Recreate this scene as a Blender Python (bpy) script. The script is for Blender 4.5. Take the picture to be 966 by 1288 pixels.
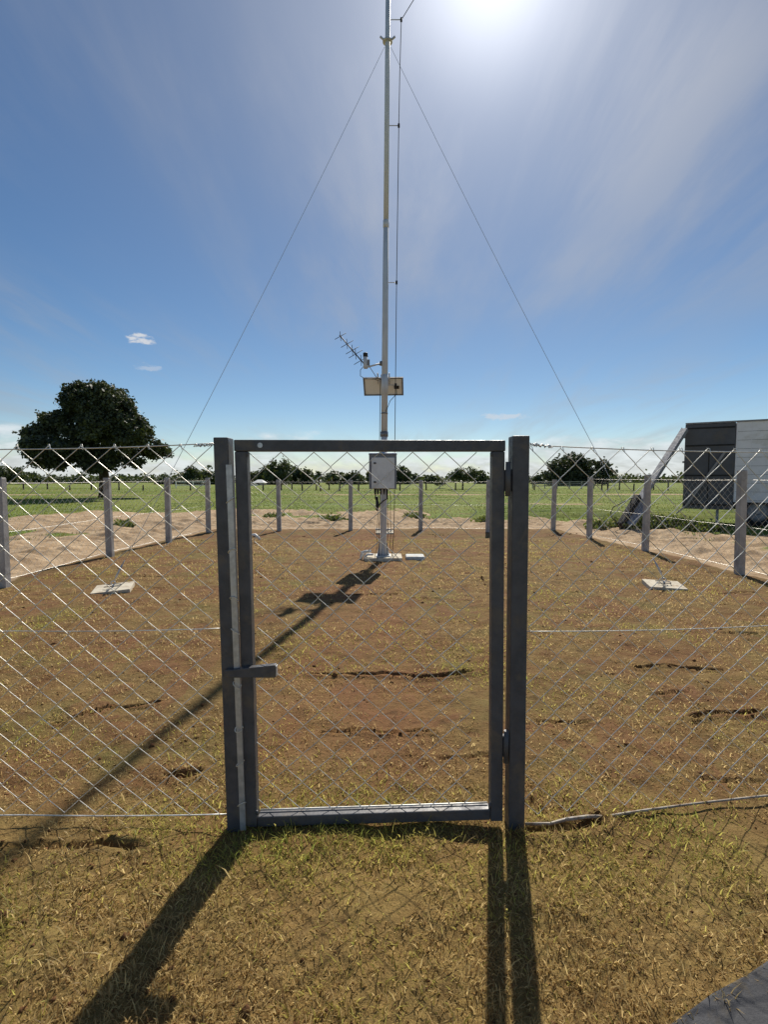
import bpy, math, random
import numpy as np
from mathutils import Vector, Matrix

random.seed(7)
rng = np.random.default_rng(11)
scene = bpy.context.scene
for o in list(bpy.data.objects):
    bpy.data.objects.remove(o)
R = math.radians

# ------------------------------------------------------------------ camera
cam_d = bpy.data.cameras.new('camera')
cam = bpy.data.objects.new('camera', cam_d)
scene.collection.objects.link(cam)
cam.location = (0, 0, 1.5)
cam.rotation_euler = (R(90 - 3.84), 0, 0)
cam_d.sensor_fit = 'HORIZONTAL'
cam_d.sensor_width = 36.0
cam_d.lens = 36.0 * 640 / 966
cam_d.clip_start = 0.05
cam_d.clip_end = 8000
scene.camera = cam

# ------------------------------------------------------------------ light
SUN_EL, SUN_AZ = 43.3, 11.6          # azimuth measured from +Y towards +X
S = Vector((math.sin(R(SUN_AZ)) * math.cos(R(SUN_EL)), math.cos(R(SUN_AZ)) * math.cos(R(SUN_EL)), math.sin(R(SUN_EL))))
sun_d = bpy.data.lights.new('sun', 'SUN')
sun_d.energy = 5.0
sun_d.angle = R(0.7)
sun_d.color = (1.0, 0.94, 0.84)
sun = bpy.data.objects.new('sun', sun_d)
scene.collection.objects.link(sun)
sun.location = (10, 50, 60)
sun.rotation_euler = S.to_track_quat('Z', 'Y').to_euler()
scene.view_settings.view_transform = 'Standard'
scene.view_settings.look = 'None'
scene.view_settings.exposure = 0.22
scene.view_settings.gamma = 1.0
scene.view_settings.use_curve_mapping = False

world = bpy.data.worlds.new('World')
scene.world = world
world.use_nodes = True


class NT:
    """small node-tree writer"""
    def __init__(s, tree):
        s.t = tree
        tree.nodes.clear()

    def n(s, typ, **kw):
        nd = s.t.nodes.new(typ)
        for k, v in kw.items():
            setattr(nd, k, v)
        return nd

    def put(s, sock, v):
        if v is None:
            return
        if isinstance(v, bpy.types.NodeSocket):
            s.t.links.new(v, sock)
        else:
            sock.default_value = v

    def math(s, op, a, b=None, c=None, clamp=False):
        nd = s.n('ShaderNodeMath', operation=op, use_clamp=clamp)
        s.put(nd.inputs[0], a); s.put(nd.inputs[1], b); s.put(nd.inputs[2], c)
        return nd.outputs[0]

    def vec(s, op, a, b=None, out=0):
        nd = s.n('ShaderNodeVectorMath', operation=op)
        s.put(nd.inputs[0], a); s.put(nd.inputs[1], b)
        return nd.outputs[out]

    def noise(s, vec, scale, detail=4, rough=0.55, dist=0.0, out='Fac'):
        nd = s.n('ShaderNodeTexNoise')
        s.put(nd.inputs['Vector'], vec)
        nd.inputs['Scale'].default_value = scale
        nd.inputs['Detail'].default_value = detail
        nd.inputs['Roughness'].default_value = rough
        nd.inputs['Distortion'].default_value = dist
        return nd.outputs[out]

    def ramp(s, fac, lo, hi, a=0.0, b=1.0):
        nd = s.n('ShaderNodeMapRange', interpolation_type='SMOOTHSTEP')
        s.put(nd.inputs[0], fac)
        for i, v in enumerate((lo, hi, a, b)):
            nd.inputs[i + 1].default_value = v
        return nd.outputs[0]

    def mix(s, fac, a, b, blend='MIX'):
        nd = s.n('ShaderNodeMix', data_type='RGBA', blend_type=blend)
        s.put(nd.inputs[0], fac)
        for i, v in ((6, a), (7, b)):
            if not isinstance(v, bpy.types.NodeSocket) and len(v) == 3:
                v = (*v, 1)
            s.put(nd.inputs[i], v)
        return nd.outputs[2]

    def mapping(s, vec, scale=(1, 1, 1), rot=(0, 0, 0), loc=(0, 0, 0)):
        nd = s.n('ShaderNodeMapping')
        s.put(nd.inputs['Vector'], vec)
        nd.inputs['Scale'].default_value = scale
        nd.inputs['Rotation'].default_value = rot
        nd.inputs['Location'].default_value = loc
        return nd.outputs[0]


def build_world():
    w = NT(world.node_tree)
    sky = w.n('ShaderNodeTexSky', sky_type='NISHITA')
    sky.sun_disc = False
    sky.sun_elevation = R(SUN_EL)
    sky.sun_rotation = R(SUN_AZ)
    sky.altitude = 1200
    sky.air_density = 1.0
    sky.dust_density = 0.05
    sky.ozone_density = 1.3
    d = w.n('ShaderNodeTexCoord').outputs['Generated']
    sep = w.n('ShaderNodeSeparateXYZ'); w.put(sep.inputs[0], d)
    z = w.math('MAXIMUM', sep.outputs[2], 0.0)
    cosg = w.math('MAXIMUM', w.vec('DOT_PRODUCT', d, tuple(S), out=1), 0.0)
    # thin high cirrus, a cloud sheet seen in perspective, bright where it scatters the sun forward
    inv = w.math('DIVIDE', 1.0, w.math('ADD', z, 0.12))
    flat = w.n('ShaderNodeVectorMath', operation='SCALE')
    w.put(flat.inputs[0], d); w.put(flat.inputs['Scale'], inv)
    p = flat.outputs[0]
    streak = w.noise(w.mapping(p, scale=(1.7, 0.40, 0.2), rot=(0, 0, R(-24))), 1.25, 7, 0.6, 0.3)
    broad = w.noise(w.mapping(p, scale=(0.5, 0.6, 0.2), loc=(3.1, 1.7, 0)), 0.9, 3, 0.5, 0.2)
    veil = w.math('MULTIPLY', w.ramp(streak, 0.40, 0.70), w.ramp(broad, 0.32, 0.58))
    veil = w.math('ADD', w.math('MULTIPLY', veil, 0.34), 0.0)
    glow = w.math('ADD', w.math('MULTIPLY', w.math('POWER', cosg, 7.0), 1.4),
                  w.math('ADD', w.math('MULTIPLY', w.math('POWER', cosg, 24.0), 6.0),
                         w.math('MULTIPLY', w.math('POWER', cosg, 170.0), 18.0)))
    veil_l = w.math('ADD', glow, 4.6)
    vcol = w.n('ShaderNodeCombineColor')
    w.put(vcol.inputs[0], w.math('MULTIPLY', veil_l, 1.0)); w.put(vcol.inputs[1], w.math('MULTIPLY', veil_l, 1.0)); w.put(vcol.inputs[2], w.math('MULTIPLY', veil_l, 1.02))
    thick = w.math('ADD', veil, w.math('MULTIPLY', w.math('POWER', cosg, 6.0), 0.42), clamp=True)
    hs = w.n('ShaderNodeHueSaturation'); hs.inputs['Saturation'].default_value = 1.20; w.put(hs.inputs['Color'], sky.outputs[0])
    col = w.mix(thick, hs.outputs[0], vcol.outputs[0])
    # cumulus low over the horizon
    az = w.math('ARCTAN2', sep.outputs[0], sep.outputs[1])
    el = w.math('ARCSINE', sep.outputs[2])
    cv = w.n('ShaderNodeCombineXYZ')
    w.put(cv.inputs[0], az); w.put(cv.inputs[1], w.math('MULTIPLY', el, 2.6))
    big = w.noise(w.mapping(cv.outputs[0], loc=(2.3, 0.4, 0)), 5.0, 8, 0.58, 0.25)
    fine = w.noise(w.mapping(cv.outputs[0], loc=(7.3, 2.4, 0)), 17.0, 7, 0.6, 0.3)
    cm = w.math('ADD', w.math('MULTIPLY', big, 0.72), w.math('MULTIPLY', fine, 0.28))
    band = w.ramp(el, R(0.5), R(8.0), 0.17, -0.24)
    cum = w.ramp(w.math('ADD', cm, band), 0.47, 0.64)
    shade = w.ramp(fine, 0.35, 0.65, 6.6, 9.6)
    ccol = w.n('ShaderNodeCombineColor')
    w.put(ccol.inputs[0], w.math('MULTIPLY', shade, 0.94)); w.put(ccol.inputs[1], shade); w.put(ccol.inputs[2], w.math('MULTIPLY', shade, 1.04))
    col = w.mix(w.math('MULTIPLY', cum, 0.85), col, ccol.outputs[0])
    # stray small puffs higher up
    for (a, e, ra, re, amp) in ((-25.1, 13.6, 1.5, 0.75, 0.95), (-24.6, 11.0, 1.6, 0.5, 0.35), (13.0, 6.6, 3.6, 0.5, 0.6), (42.5, 8.0, 3.0, 0.6, 0.7)):
        da = w.math('DIVIDE', w.math('SUBTRACT', az, R(a)), R(ra))
        de = w.math('DIVIDE', w.math('SUBTRACT', el, R(e)), R(re))
        r2 = w.math('ADD', w.math('MULTIPLY', da, da), w.math('MULTIPLY', de, de))
        f2 = w.noise(w.mapping(cv.outputs[0], loc=(a, e, 0)), 42.0, 6, 0.6, 0.2)
        m = w.ramp(w.math('SUBTRACT', f2, w.math('MULTIPLY', r2, 0.30)), 0.30, 0.50)
        col = w.mix(w.math('MULTIPLY', m, amp), col, (7.6, 7.9, 8.4))
    bg = w.n('ShaderNodeBackground')
    w.put(bg.inputs[0], col)
    bg.inputs[1].default_value = 0.074
    out = w.n('ShaderNodeOutputWorld')
    w.put(out.inputs[0], bg.outputs[0])


build_world()

# ------------------------------------------------------------------ materials
MATS = {}


def mat(name, a, b=None, rough=0.7, metal=0.0, scale=8.0, lo=0.35, hi=0.65, bump=0.0, bscale=60.0, spec=0.4, stretch=(1, 1, 1), dirt=None, dscale=2.5):
    m = bpy.data.materials.new(name); m.use_nodes = True
    w = NT(m.node_tree)
    bs = w.n('ShaderNodeBsdfPrincipled')
    tc = w.n('ShaderNodeTexCoord').outputs['Object']
    geo = w.n('ShaderNodeObjectInfo').outputs['Random']
    v = w.vec('ADD', w.mapping(tc, scale=stretch), w.vec('SCALE', (37.0, 11.0, 5.0), None)) if False else w.mapping(tc, scale=stretch)
    off = w.n('ShaderNodeCombineXYZ'); w.put(off.inputs[0], w.math('MULTIPLY', geo, 57.0)); w.put(off.inputs[1], w.math('MULTIPLY', geo, 23.0))
    v = w.vec('ADD', v, off.outputs[0])
    if b is None:
        b = tuple(c * 0.75 for c in a)
    col = w.mix(w.ramp(w.noise(v, scale, 6, 0.6), lo, hi), a, b)
    if dirt is not None:
        col = w.mix(w.math('MULTIPLY', w.ramp(w.noise(v, dscale, 7, 0.68, 0.4), 0.50, 0.68), 0.8), col, dirt)
    w.put(bs.inputs['Base Color'], col)
    bs.inputs['Roughness'].default_value = rough
    bs.inputs['Metallic'].default_value = metal
    bs.inputs['Specular IOR Level'].default_value = spec
    w.put(bs.inputs['Roughness'], w.ramp(w.noise(v, scale * 2.3, 4), 0.3, 0.7, max(rough - 0.08, 0.05), min(rough + 0.1, 1)))
    if bump:
        bn = w.n('ShaderNodeBump')
        bn.inputs['Strength'].default_value = 1.0
        bn.inputs['Distance'].default_value = bump
        w.put(bn.inputs['Height'], w.noise(v, bscale, 5, 0.6))
        w.put(bs.inputs['Normal'], bn.outputs[0])
    out = w.n('ShaderNodeOutputMaterial')
    w.put(out.inputs[0], bs.outputs[0])
    MATS[name] = m
    return m


def leaf_mat(name, a, b, trans=0.35, rough=0.55, attr=False):
    """two-sided leaf: reflects and lets light through; colour varies from leaf to leaf"""
    m = bpy.data.materials.new(name); m.use_nodes = True
    w = NT(m.node_tree)
    if attr:
        col = w.n('ShaderNodeAttribute', attribute_name='tint').outputs['Color']
    else:
        rnd = w.n('ShaderNodeAttribute', attribute_name='vary').outputs['Fac']
        col = w.mix(rnd, a, b)
    df = w.n('ShaderNodeBsdfPrincipled'); w.put(df.inputs['Base Color'], col)
    df.inputs['Roughness'].default_value = rough
    df.inputs['Specular IOR Level'].default_value = 0.35
    tr = w.n('ShaderNodeBsdfTranslucent')
    w.put(tr.inputs[0], w.mix(0.5, col, (0.25, 0.30, 0.04), 'MIX') if not attr else col)
    mx = w.n('ShaderNodeMixShader'); mx.inputs[0].default_value = trans
    w.put(mx.inputs[1], df.outputs[0]); w.put(mx.inputs[2], tr.outputs[0])
    out = w.n('ShaderNodeOutputMaterial'); w.put(out.inputs[0], mx.outputs[0])
    MATS[name] = m
    return m


mat('gate_paint', (0.098, 0.098, 0.106), (0.072, 0.072, 0.078), rough=0.48, scale=14, bump=0.0008, bscale=90, dirt=(0.150, 0.125, 0.100), dscale=7)
mat('galvanised', (0.60, 0.61, 0.62), (0.46, 0.47, 0.48), rough=0.42, metal=0.5, scale=30)
mat('wire', (0.84, 0.82, 0.76), (0.66, 0.63, 0.56), rough=0.47, metal=0.8, scale=20)
mat('mast_metal', (0.66, 0.67, 0.70), (0.55, 0.56, 0.59), rough=0.5, metal=0.0, scale=9, stretch=(3, 3, 0.4))
mat('concrete', (0.44, 0.42, 0.40), (0.33, 0.315, 0.30), rough=0.9, scale=5, bump=0.004, bscale=45, dirt=(0.24, 0.22, 0.20), dscale=4, spec=0.2)
mat('slab', (0.62, 0.56, 0.44), (0.50, 0.44, 0.34), rough=0.9, scale=7, bump=0.004, bscale=50, dirt=(0.30, 0.20, 0.12), dscale=6, spec=0.2)
mat('grey_slab', (0.58, 0.60, 0.58), (0.46, 0.47, 0.46), rough=0.8, scale=9, bump=0.003, bscale=50, dirt=(0.32, 0.27, 0.2), dscale=6)
mat('box_grey', (0.24, 0.245, 0.26), (0.20, 0.205, 0.22), rough=0.5, scale=6)
mat('box_door', (0.78, 0.77, 0.75), (0.70, 0.69, 0.67), rough=0.5, scale=5, dirt=(0.60, 0.57, 0.53), dscale=5)
mat('black_plastic', (0.02, 0.02, 0.022), rough=0.5)
mat('cable', (0.05, 0.045, 0.04), rough=0.6)
mat('earth_wire', (0.16, 0.12, 0.05), rough=0.6)
mat('pvc', (0.78, 0.78, 0.75), (0.66, 0.65, 0.60), rough=0.45, scale=10)
mat('panel_back', (0.88, 0.87, 0.85), (0.82, 0.81, 0.78), rough=0.6, scale=5)
mat('panel_frame', (0.22, 0.22, 0.23), rough=0.4, metal=0.4)
mat('panel_cells', (0.012, 0.016, 0.05), rough=0.15)
mat('truck_white', (0.80, 0.80, 0.82), (0.72, 0.72, 0.74), rough=0.5, scale=1.2, dirt=(0.62, 0.60, 0.56), dscale=1.6)
mat('truck_dark', (0.095, 0.100, 0.112), (0.075, 0.078, 0.088), rough=0.6, scale=1.5, dirt=(0.11, 0.10, 0.09), dscale=1.5)
mat('truck_frame', (0.02, 0.02, 0.02), rough=0.7)
mat('rubber', (0.018, 0.018, 0.018), rough=0.85)
mat('ramp_metal', (0.30, 0.30, 0.31), (0.23, 0.23, 0.24), rough=0.75, metal=0.0, scale=6)
mat('glass', (0.02, 0.03, 0.035), rough=0.08)
mat('bark', (0.10, 0.075, 0.05), (0.055, 0.042, 0.03), rough=0.95, scale=3, bump=0.03, bscale=14, stretch=(3, 3, 0.6), spec=0.1)
mat('old_wood', (0.11, 0.09, 0.075), (0.06, 0.05, 0.042), rough=0.95, scale=9, stretch=(4, 4, 0.6), spec=0.1)
mat('white_paint', (0.78, 0.78, 0.76), (0.66, 0.65, 0.62), rough=0.6, scale=6)
mat('plaster', (0.45, 0.40, 0.33), rough=0.9)
leaf_mat('mango_leaf', (0.018, 0.030, 0.016), (0.085, 0.100, 0.050), trans=0.08, rough=0.58)
leaf_mat('far_leaf', (0.040, 0.062, 0.030), (0.085, 0.105, 0.045), trans=0.15)
leaf_mat('palm_leaf', (0.050, 0.080, 0.032), (0.100, 0.130, 0.050), trans=0.2)
leaf_mat('weed_leaf', (0.06, 0.09, 0.02), (0.15, 0.19, 0.05), trans=0.3)
mat('conduit', (0.40, 0.36, 0.30), (0.20, 0.14, 0.09), rough=0.6, scale=25)
leaf_mat('turf_blade', None, None, trans=0.62, rough=0.5, attr=True)
leaf_mat('pasture_blade', None, None, trans=0.42, rough=0.6, attr=True)


# ------------------------------------------------------------------ mesh helpers
class MB:
    def __init__(s):
        s.v, s.f, s.sm = [], [], []

    def _add(s, vs, fs, smooth=False):
        b = len(s.v)
        s.v += [tuple(p) for p in vs]
        s.f += [tuple(b + i for i in f) for f in fs]
        s.sm += [smooth] * len(fs)
        return s

    def hexa(s, c):          # eight corners: bottom ring then top ring
        return s._add(c, [(3, 2, 1, 0), (4, 5, 6, 7), (0, 1, 5, 4), (1, 2, 6, 5), (2, 3, 7, 6), (3, 0, 4, 7)])

    def box(s, lo, hi, M=None):
        x0, y0, z0 = lo; x1, y1, z1 = hi
        c = [(x0, y0, z0), (x1, y0, z0), (x1, y1, z0), (x0, y1, z0), (x0, y0, z1), (x1, y0, z1), (x1, y1, z1), (x0, y1, z1)]
        if M is not None:
            c = [M @ Vector(p) for p in c]
        return s.hexa(c)

    def tube(s, pts, r, n=8, cap=True):
        pts = [Vector(p) for p in pts]
        rs = r if isinstance(r, (list, tuple)) else [r] * len(pts)
        ring, up = [], None
        for i, p in enumerate(pts):
            t = (pts[min(i + 1, len(pts) - 1)] - pts[max(i - 1, 0)])
            t = t.normalized() if t.length > 1e-9 else Vector((0, 0, 1))
            if up is None:
                up = t.orthogonal().normalized()
            up = (up - t * up.dot(t))
            up = up.normalized() if up.length > 1e-6 else t.orthogonal().normalized()
            q = t.cross(up)
            ring += [p + (up * math.cos(2 * math.pi * k / n) + q * math.sin(2 * math.pi * k / n)) * rs[i] for k in range(n)]
        fs = []
        for i in range(len(pts) - 1):
            for k in range(n):
                k2 = (k + 1) % n
                fs.append((i * n + k, i * n + k2, (i + 1) * n + k2, (i + 1) * n + k))
        s._add(ring, fs, n > 4)
        if cap:
            b = len(s.v) - len(ring)
            s.f += [tuple(b + k for k in reversed(range(n))), tuple(b + (len(pts) - 1) * n + k for k in range(n))]
            s.sm += [False, False]
        return s

    def bar(s, a, b, w, h, up=(0, 0, 1)):      # square bar from a to b
        a, b = Vector(a), Vector(b)
        t = (b - a).normalized(); up = Vector(up)
        x = t.cross(up)
        x = x.normalized() if x.length > 1e-6 else t.orthogonal().normalized()
        y = x.cross(t)
        c = []
        for p in (a, b):
            c += [p - x * w / 2 - y * h / 2, p + x * w / 2 - y * h / 2, p + x * w / 2 + y * h / 2, p - x * w / 2 + y * h / 2]
        return s.hexa(c)

    def mesh(s, name):
        me = bpy.data.meshes.new(name)
        me.from_pydata(s.v, [], s.f)
        me.polygons.foreach_set('use_smooth', s.sm)
        me.update()
        return me


def link(o):
    scene.collection.objects.link(o)
    return o


def obj(name, mb, m, parent=None, bevel=0.0, seg=2):
    me = mb.mesh(name) if isinstance(mb, MB) else mb
    me.materials.clear()
    me.materials.append(MATS[m] if isinstance(m, str) else m)
    o = link(bpy.data.objects.new(name, me))
    if parent is not None:
        o.parent = parent
    if bevel:
        md = o.modifiers.new('bevel', 'BEVEL'); md.width = bevel; md.segments = seg; md.limit_method = 'ANGLE'; md.angle_limit = R(50)
    return o


def thing(name, label, cat, loc=(0, 0, 0), rz=0.0, group=None):
    o = link(bpy.data.objects.new(name, None))
    o.location = loc
    o.rotation_euler = (0, 0, rz)
    o.empty_display_size = 0.2
    return tag(o, label, cat, group)


def tag(o, label=None, cat=None, group=None, kind=None):
    for k, v in (('label', label), ('category', cat), ('group', group), ('kind', kind)):
        if v:
            o[k] = v
    return o


def np_mesh(name, verts, faces_quads=None, faces_tris=None):
    """fast mesh from numpy arrays"""
    me = bpy.data.meshes.new(name)
    nq = 0 if faces_quads is None else len(faces_quads)
    nt = 0 if faces_tris is None else len(faces_tris)
    loops = []
    if nq: loops.append(faces_quads.reshape(-1))
    if nt: loops.append(faces_tris.reshape(-1))
    loops = np.concatenate(loops).astype(np.int32)
    me.vertices.add(len(verts)); me.vertices.foreach_set('co', np.asarray(verts, np.float32).reshape(-1))
    me.loops.add(len(loops)); me.loops.foreach_set('vertex_index', loops)
    me.polygons.add(nq + nt)
    start = np.concatenate([np.arange(nq) * 4, nq * 4 + np.arange(nt) * 3]).astype(np.int32)
    me.polygons.foreach_set('loop_start', start)
    me.update(calc_edges=True)
    return me


# ------------------------------------------------------------------ terrain
def vnoise(x, y, seed=0):
    xi, yi = np.floor(x).astype(np.int64), np.floor(y).astype(np.int64)
    fx, fy = x - xi, y - yi
    fx, fy = fx * fx * (3 - 2 * fx), fy * fy * (3 - 2 * fy)

    def h(a, b):
        n = (a * 374761393 + b * 668265263 + seed * 974634777) & 0x7fffffff
        n = ((n ^ (n >> 13)) * 1274126177) & 0x7fffffff
        return ((n ^ (n >> 16)) & 0xffff) / 65535.0
    return (h(xi, yi) * (1 - fx) + h(xi + 1, yi) * fx) * (1 - fy) + (h(xi, yi + 1) * (1 - fx) + h(xi + 1, yi + 1) * fx) * fy


def fbm(x, y, scale, octv=4, seed=0):
    t, a, s = 0.0, 0.5, scale
    for i in range(octv):
        t = t + a * (vnoise(x / s, y / s, seed + i * 17) - 0.5) * 2
        a *= 0.5; s *= 0.5
    return t


def sstep(v, a, b):
    t = np.clip((v - a) / (b - a), 0, 1)
    return t * t * (3 - 2 * t)


# open joints between the laid sods (ground coordinates, metres)
CRACKS = [
    ([(-0.56, 3.78), (-0.36, 3.77), (-0.12, 3.80), (0.10, 3.79), (0.26, 3.74), (0.45, 3.77), (0.68, 3.84)], 0.019, 0.085),
    ([(-0.36, 2.90), (-0.18, 2.91), (-0.03, 2.88), (0.28, 2.885)], 0.014, 0.07),
    ([(-2.02, 3.02), (-1.78, 3.25), (-1.50, 3.30)], 0.016, 0.08),
    ([(-1.08, 2.46), (-1.00, 2.43), (-0.95, 2.48)], 0.022, 0.07),
    ([(1.98, 3.94), (2.30, 3.97), (2.62, 3.90)], 0.019, 0.08),
    ([(1.92, 3.07), (2.10, 3.14), (2.40, 3.15)], 0.024, 0.10),
    ([(-1.35, 1.98), (-1.15, 2.00), (-1.02, 1.985)], 0.018, 0.06),
    ([(-2.0, 1.90), (-1.55, 1.97), (-1.35, 1.98)], 0.014, 0.035),
    ([(0.95, 3.06), (1.18, 3.03), (1.30, 3.06)], 0.016, 0.03),
    ([(0.62, 2.08), (0.85, 2.10), (0.93, 2.12)], 0.030, 0.07),
    ([(0.66, 2.36), (0.72, 2.20)], 0.014, 0.03),
]
_r = random.Random(5)
for _i in range(60):            # short, patchy joints between sods elsewhere on the plot
    cy = 2.3 + 11.5 * _r.random() ** 0.8
    cx = _r.uniform(-5, 5)
    L = _r.uniform(0.2, 0.75)
    if _r.random() < 0.8:
        pts = [(cx - L / 2, cy + _r.uniform(-.04, .04)), (cx, cy), (cx + L / 2, cy + _r.uniform(-.04, .04))]
    else:
        pts = [(cx + _r.uniform(-.05, .05), cy - L / 2), (cx, cy), (cx + _r.uniform(-.05, .05), cy + L / 2)]
    CRACKS.append((pts, _r.uniform(0.009, 0.017) * (1 + cy * 0.13), _r.uniform(0.012, 0.03)))


def crack_depth(x, y):
    d = np.zeros_like(x)
    wob = fbm(x, y, 0.10, 4, 91) * 0.034
    thin = 0.34 + 0.85 * vnoise(x / 0.06, y / 0.06, 77)
    for pts, wd, dep in CRACKS:
        px = [p[0] for p in pts]; py = [p[1] for p in pts]
        sel = (x > min(px) - .15) & (x < max(px) + .15) & (y > min(py) - .15) & (y < max(py) + .15)
        if not sel.any():
            continue
        xs, ys = x[sel], y[sel] + wob[sel]
        best = np.full(xs.shape, 9.0)
        for (ax, ay), (bx, by) in zip(pts[:-1], pts[1:]):
            dx, dy = bx - ax, by - ay
            t = np.clip(((xs - ax) * dx + (ys - ay) * dy) / (dx * dx + dy * dy), 0, 1)
            best = np.minimum(best, np.hypot(xs - ax - t * dx, ys - ay - t * dy))
        g = (1 - sstep(best, wd * 0.35 * thin[sel], wd * thin[sel] + 0.006)) * dep
        lip = np.exp(-((best - wd * 1.8) / (wd * 0.9)) ** 2) * dep * 0.22     # sod edges curl up a little
        d[sel] = np.maximum(d[sel], g) - np.where(d[sel] > 0.004, 0, lip)
    return d


def plot_sdf(x, y):
    xl = np.where(y > 9.6, -5.30 + (y - 9.6) * 0.085, -5.30)
    xr = 5.75 - np.clip(y - 4, 0, 20) * 0.075
    dx = np.maximum(xl - x, x - xr)
    dy = np.maximum(-40 - y, y - 14.75)
    return np.maximum(dx, dy)


def zones(x, y):
    """sand mask and field mask"""
    s = plot_sdf(x, y) + fbm(x, y, 1.6, 4, 3) * 0.25
    width = 7.5 + fbm(x, y, 9.0, 3, 8) * 2.2 - 3.2 * sstep(x, 2.0, 6.0) * sstep(y, 11.5, 14.5) + np.where(y > 14, 0.8, 0)
    front = sstep(-y, -3.0, -0.5)       # foreground outside the gate is the same turf
    sand = sstep(s, 0.0, 0.35) * (1 - sstep(s + fbm(x, y, 2.2, 4, 21) * 3.0, width - 1.2, width + 0.9))
    sand = sand * (1 - front)
    patch = sstep(fbm(x, y, 2.6, 4, 33), 0.10, 0.32) * sstep(s, 1.5, 4.0)
    sand = sand * (1 - 0.85 * patch)
    field = np.clip(sstep(s, 0.0, 0.35) - sand, 0, 1)
    yp = y + fbm(x, y, 40.0, 3, 41) * 3.0
    path = (1 - sstep(np.abs(yp - 45.5), 0.5, 1.3)) * sstep(fbm(x, y, 9.0, 3, 44), -0.35, 0.0)
    path2 = (1 - sstep(np.abs(y + x * 0.10 - 30.5 + fbm(x, y, 14, 3, 48) * 1.6), 0.2, 0.8)) * sstep(x, 0.0, 6.0) * sstep(fbm(x, y, 5.0, 3, 49), -0.05, 0.2)
    sand = np.maximum(sand, np.maximum(path * 0.9, path2 * 0.7))
    return sand, np.clip(field - np.maximum(path, path2), 0, 1)


def height(x, y):
    s = plot_sdf(x, y)
    near = 1 - sstep(np.hypot(x, y - 7), 14, 26)
    z = fbm(x, y, 0.9, 3, 1) * 0.012 + fbm(x, y, 0.17, 4, 2) * 0.024 * near
    sand, field = zones(x, y)
    lump = np.clip(fbm(x, y, 1.1, 4, 5), -0.2, 1) * 0.16 + np.abs(fbm(x, y, 0.42, 4, 6)) * 0.17
    z = z + lump * sand * sstep(s, 0.3, 1.2) * (1 - sstep(np.hypot(x, y), 28, 40))
    z = z + field * (fbm(x, y, 3.0, 4, 9) * 0.10 + fbm(x, y, 26.0, 3, 10) * 0.16 * sstep(y, 16, 60))
    # vehicle ruts beyond the right side of the plot
    for k, off in ((0, 19.6), (1, 21.6)):
        yr = off + 0.035 * (x - 6) ** 1 + fbm(x, y, 4.0, 2, 60 + k) * 0.5
        z = z - 0.16 * np.exp(-((y - yr) / 0.42) ** 2) * sstep(x, 2.5, 5.0) * (1 - sstep(x, 30, 40)) + 0.10 * np.exp(-((y - yr - 0.8) / 0.45) ** 2) * sstep(x, 2.5, 5.0) * (1 - sstep(x, 30, 40))
    return z - crack_depth(x, y)


def axis(parts):
    out = []
    for a, b, st in parts:
        out.append(np.arange(a, b - 1e-6, st))
    return np.concatenate(out)


def geo(a, b, st, ratio):
    v, p = [], a
    while p < b:
        v.append(p); p += st; st *= ratio
    v.append(b)
    return np.array(v)


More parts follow.
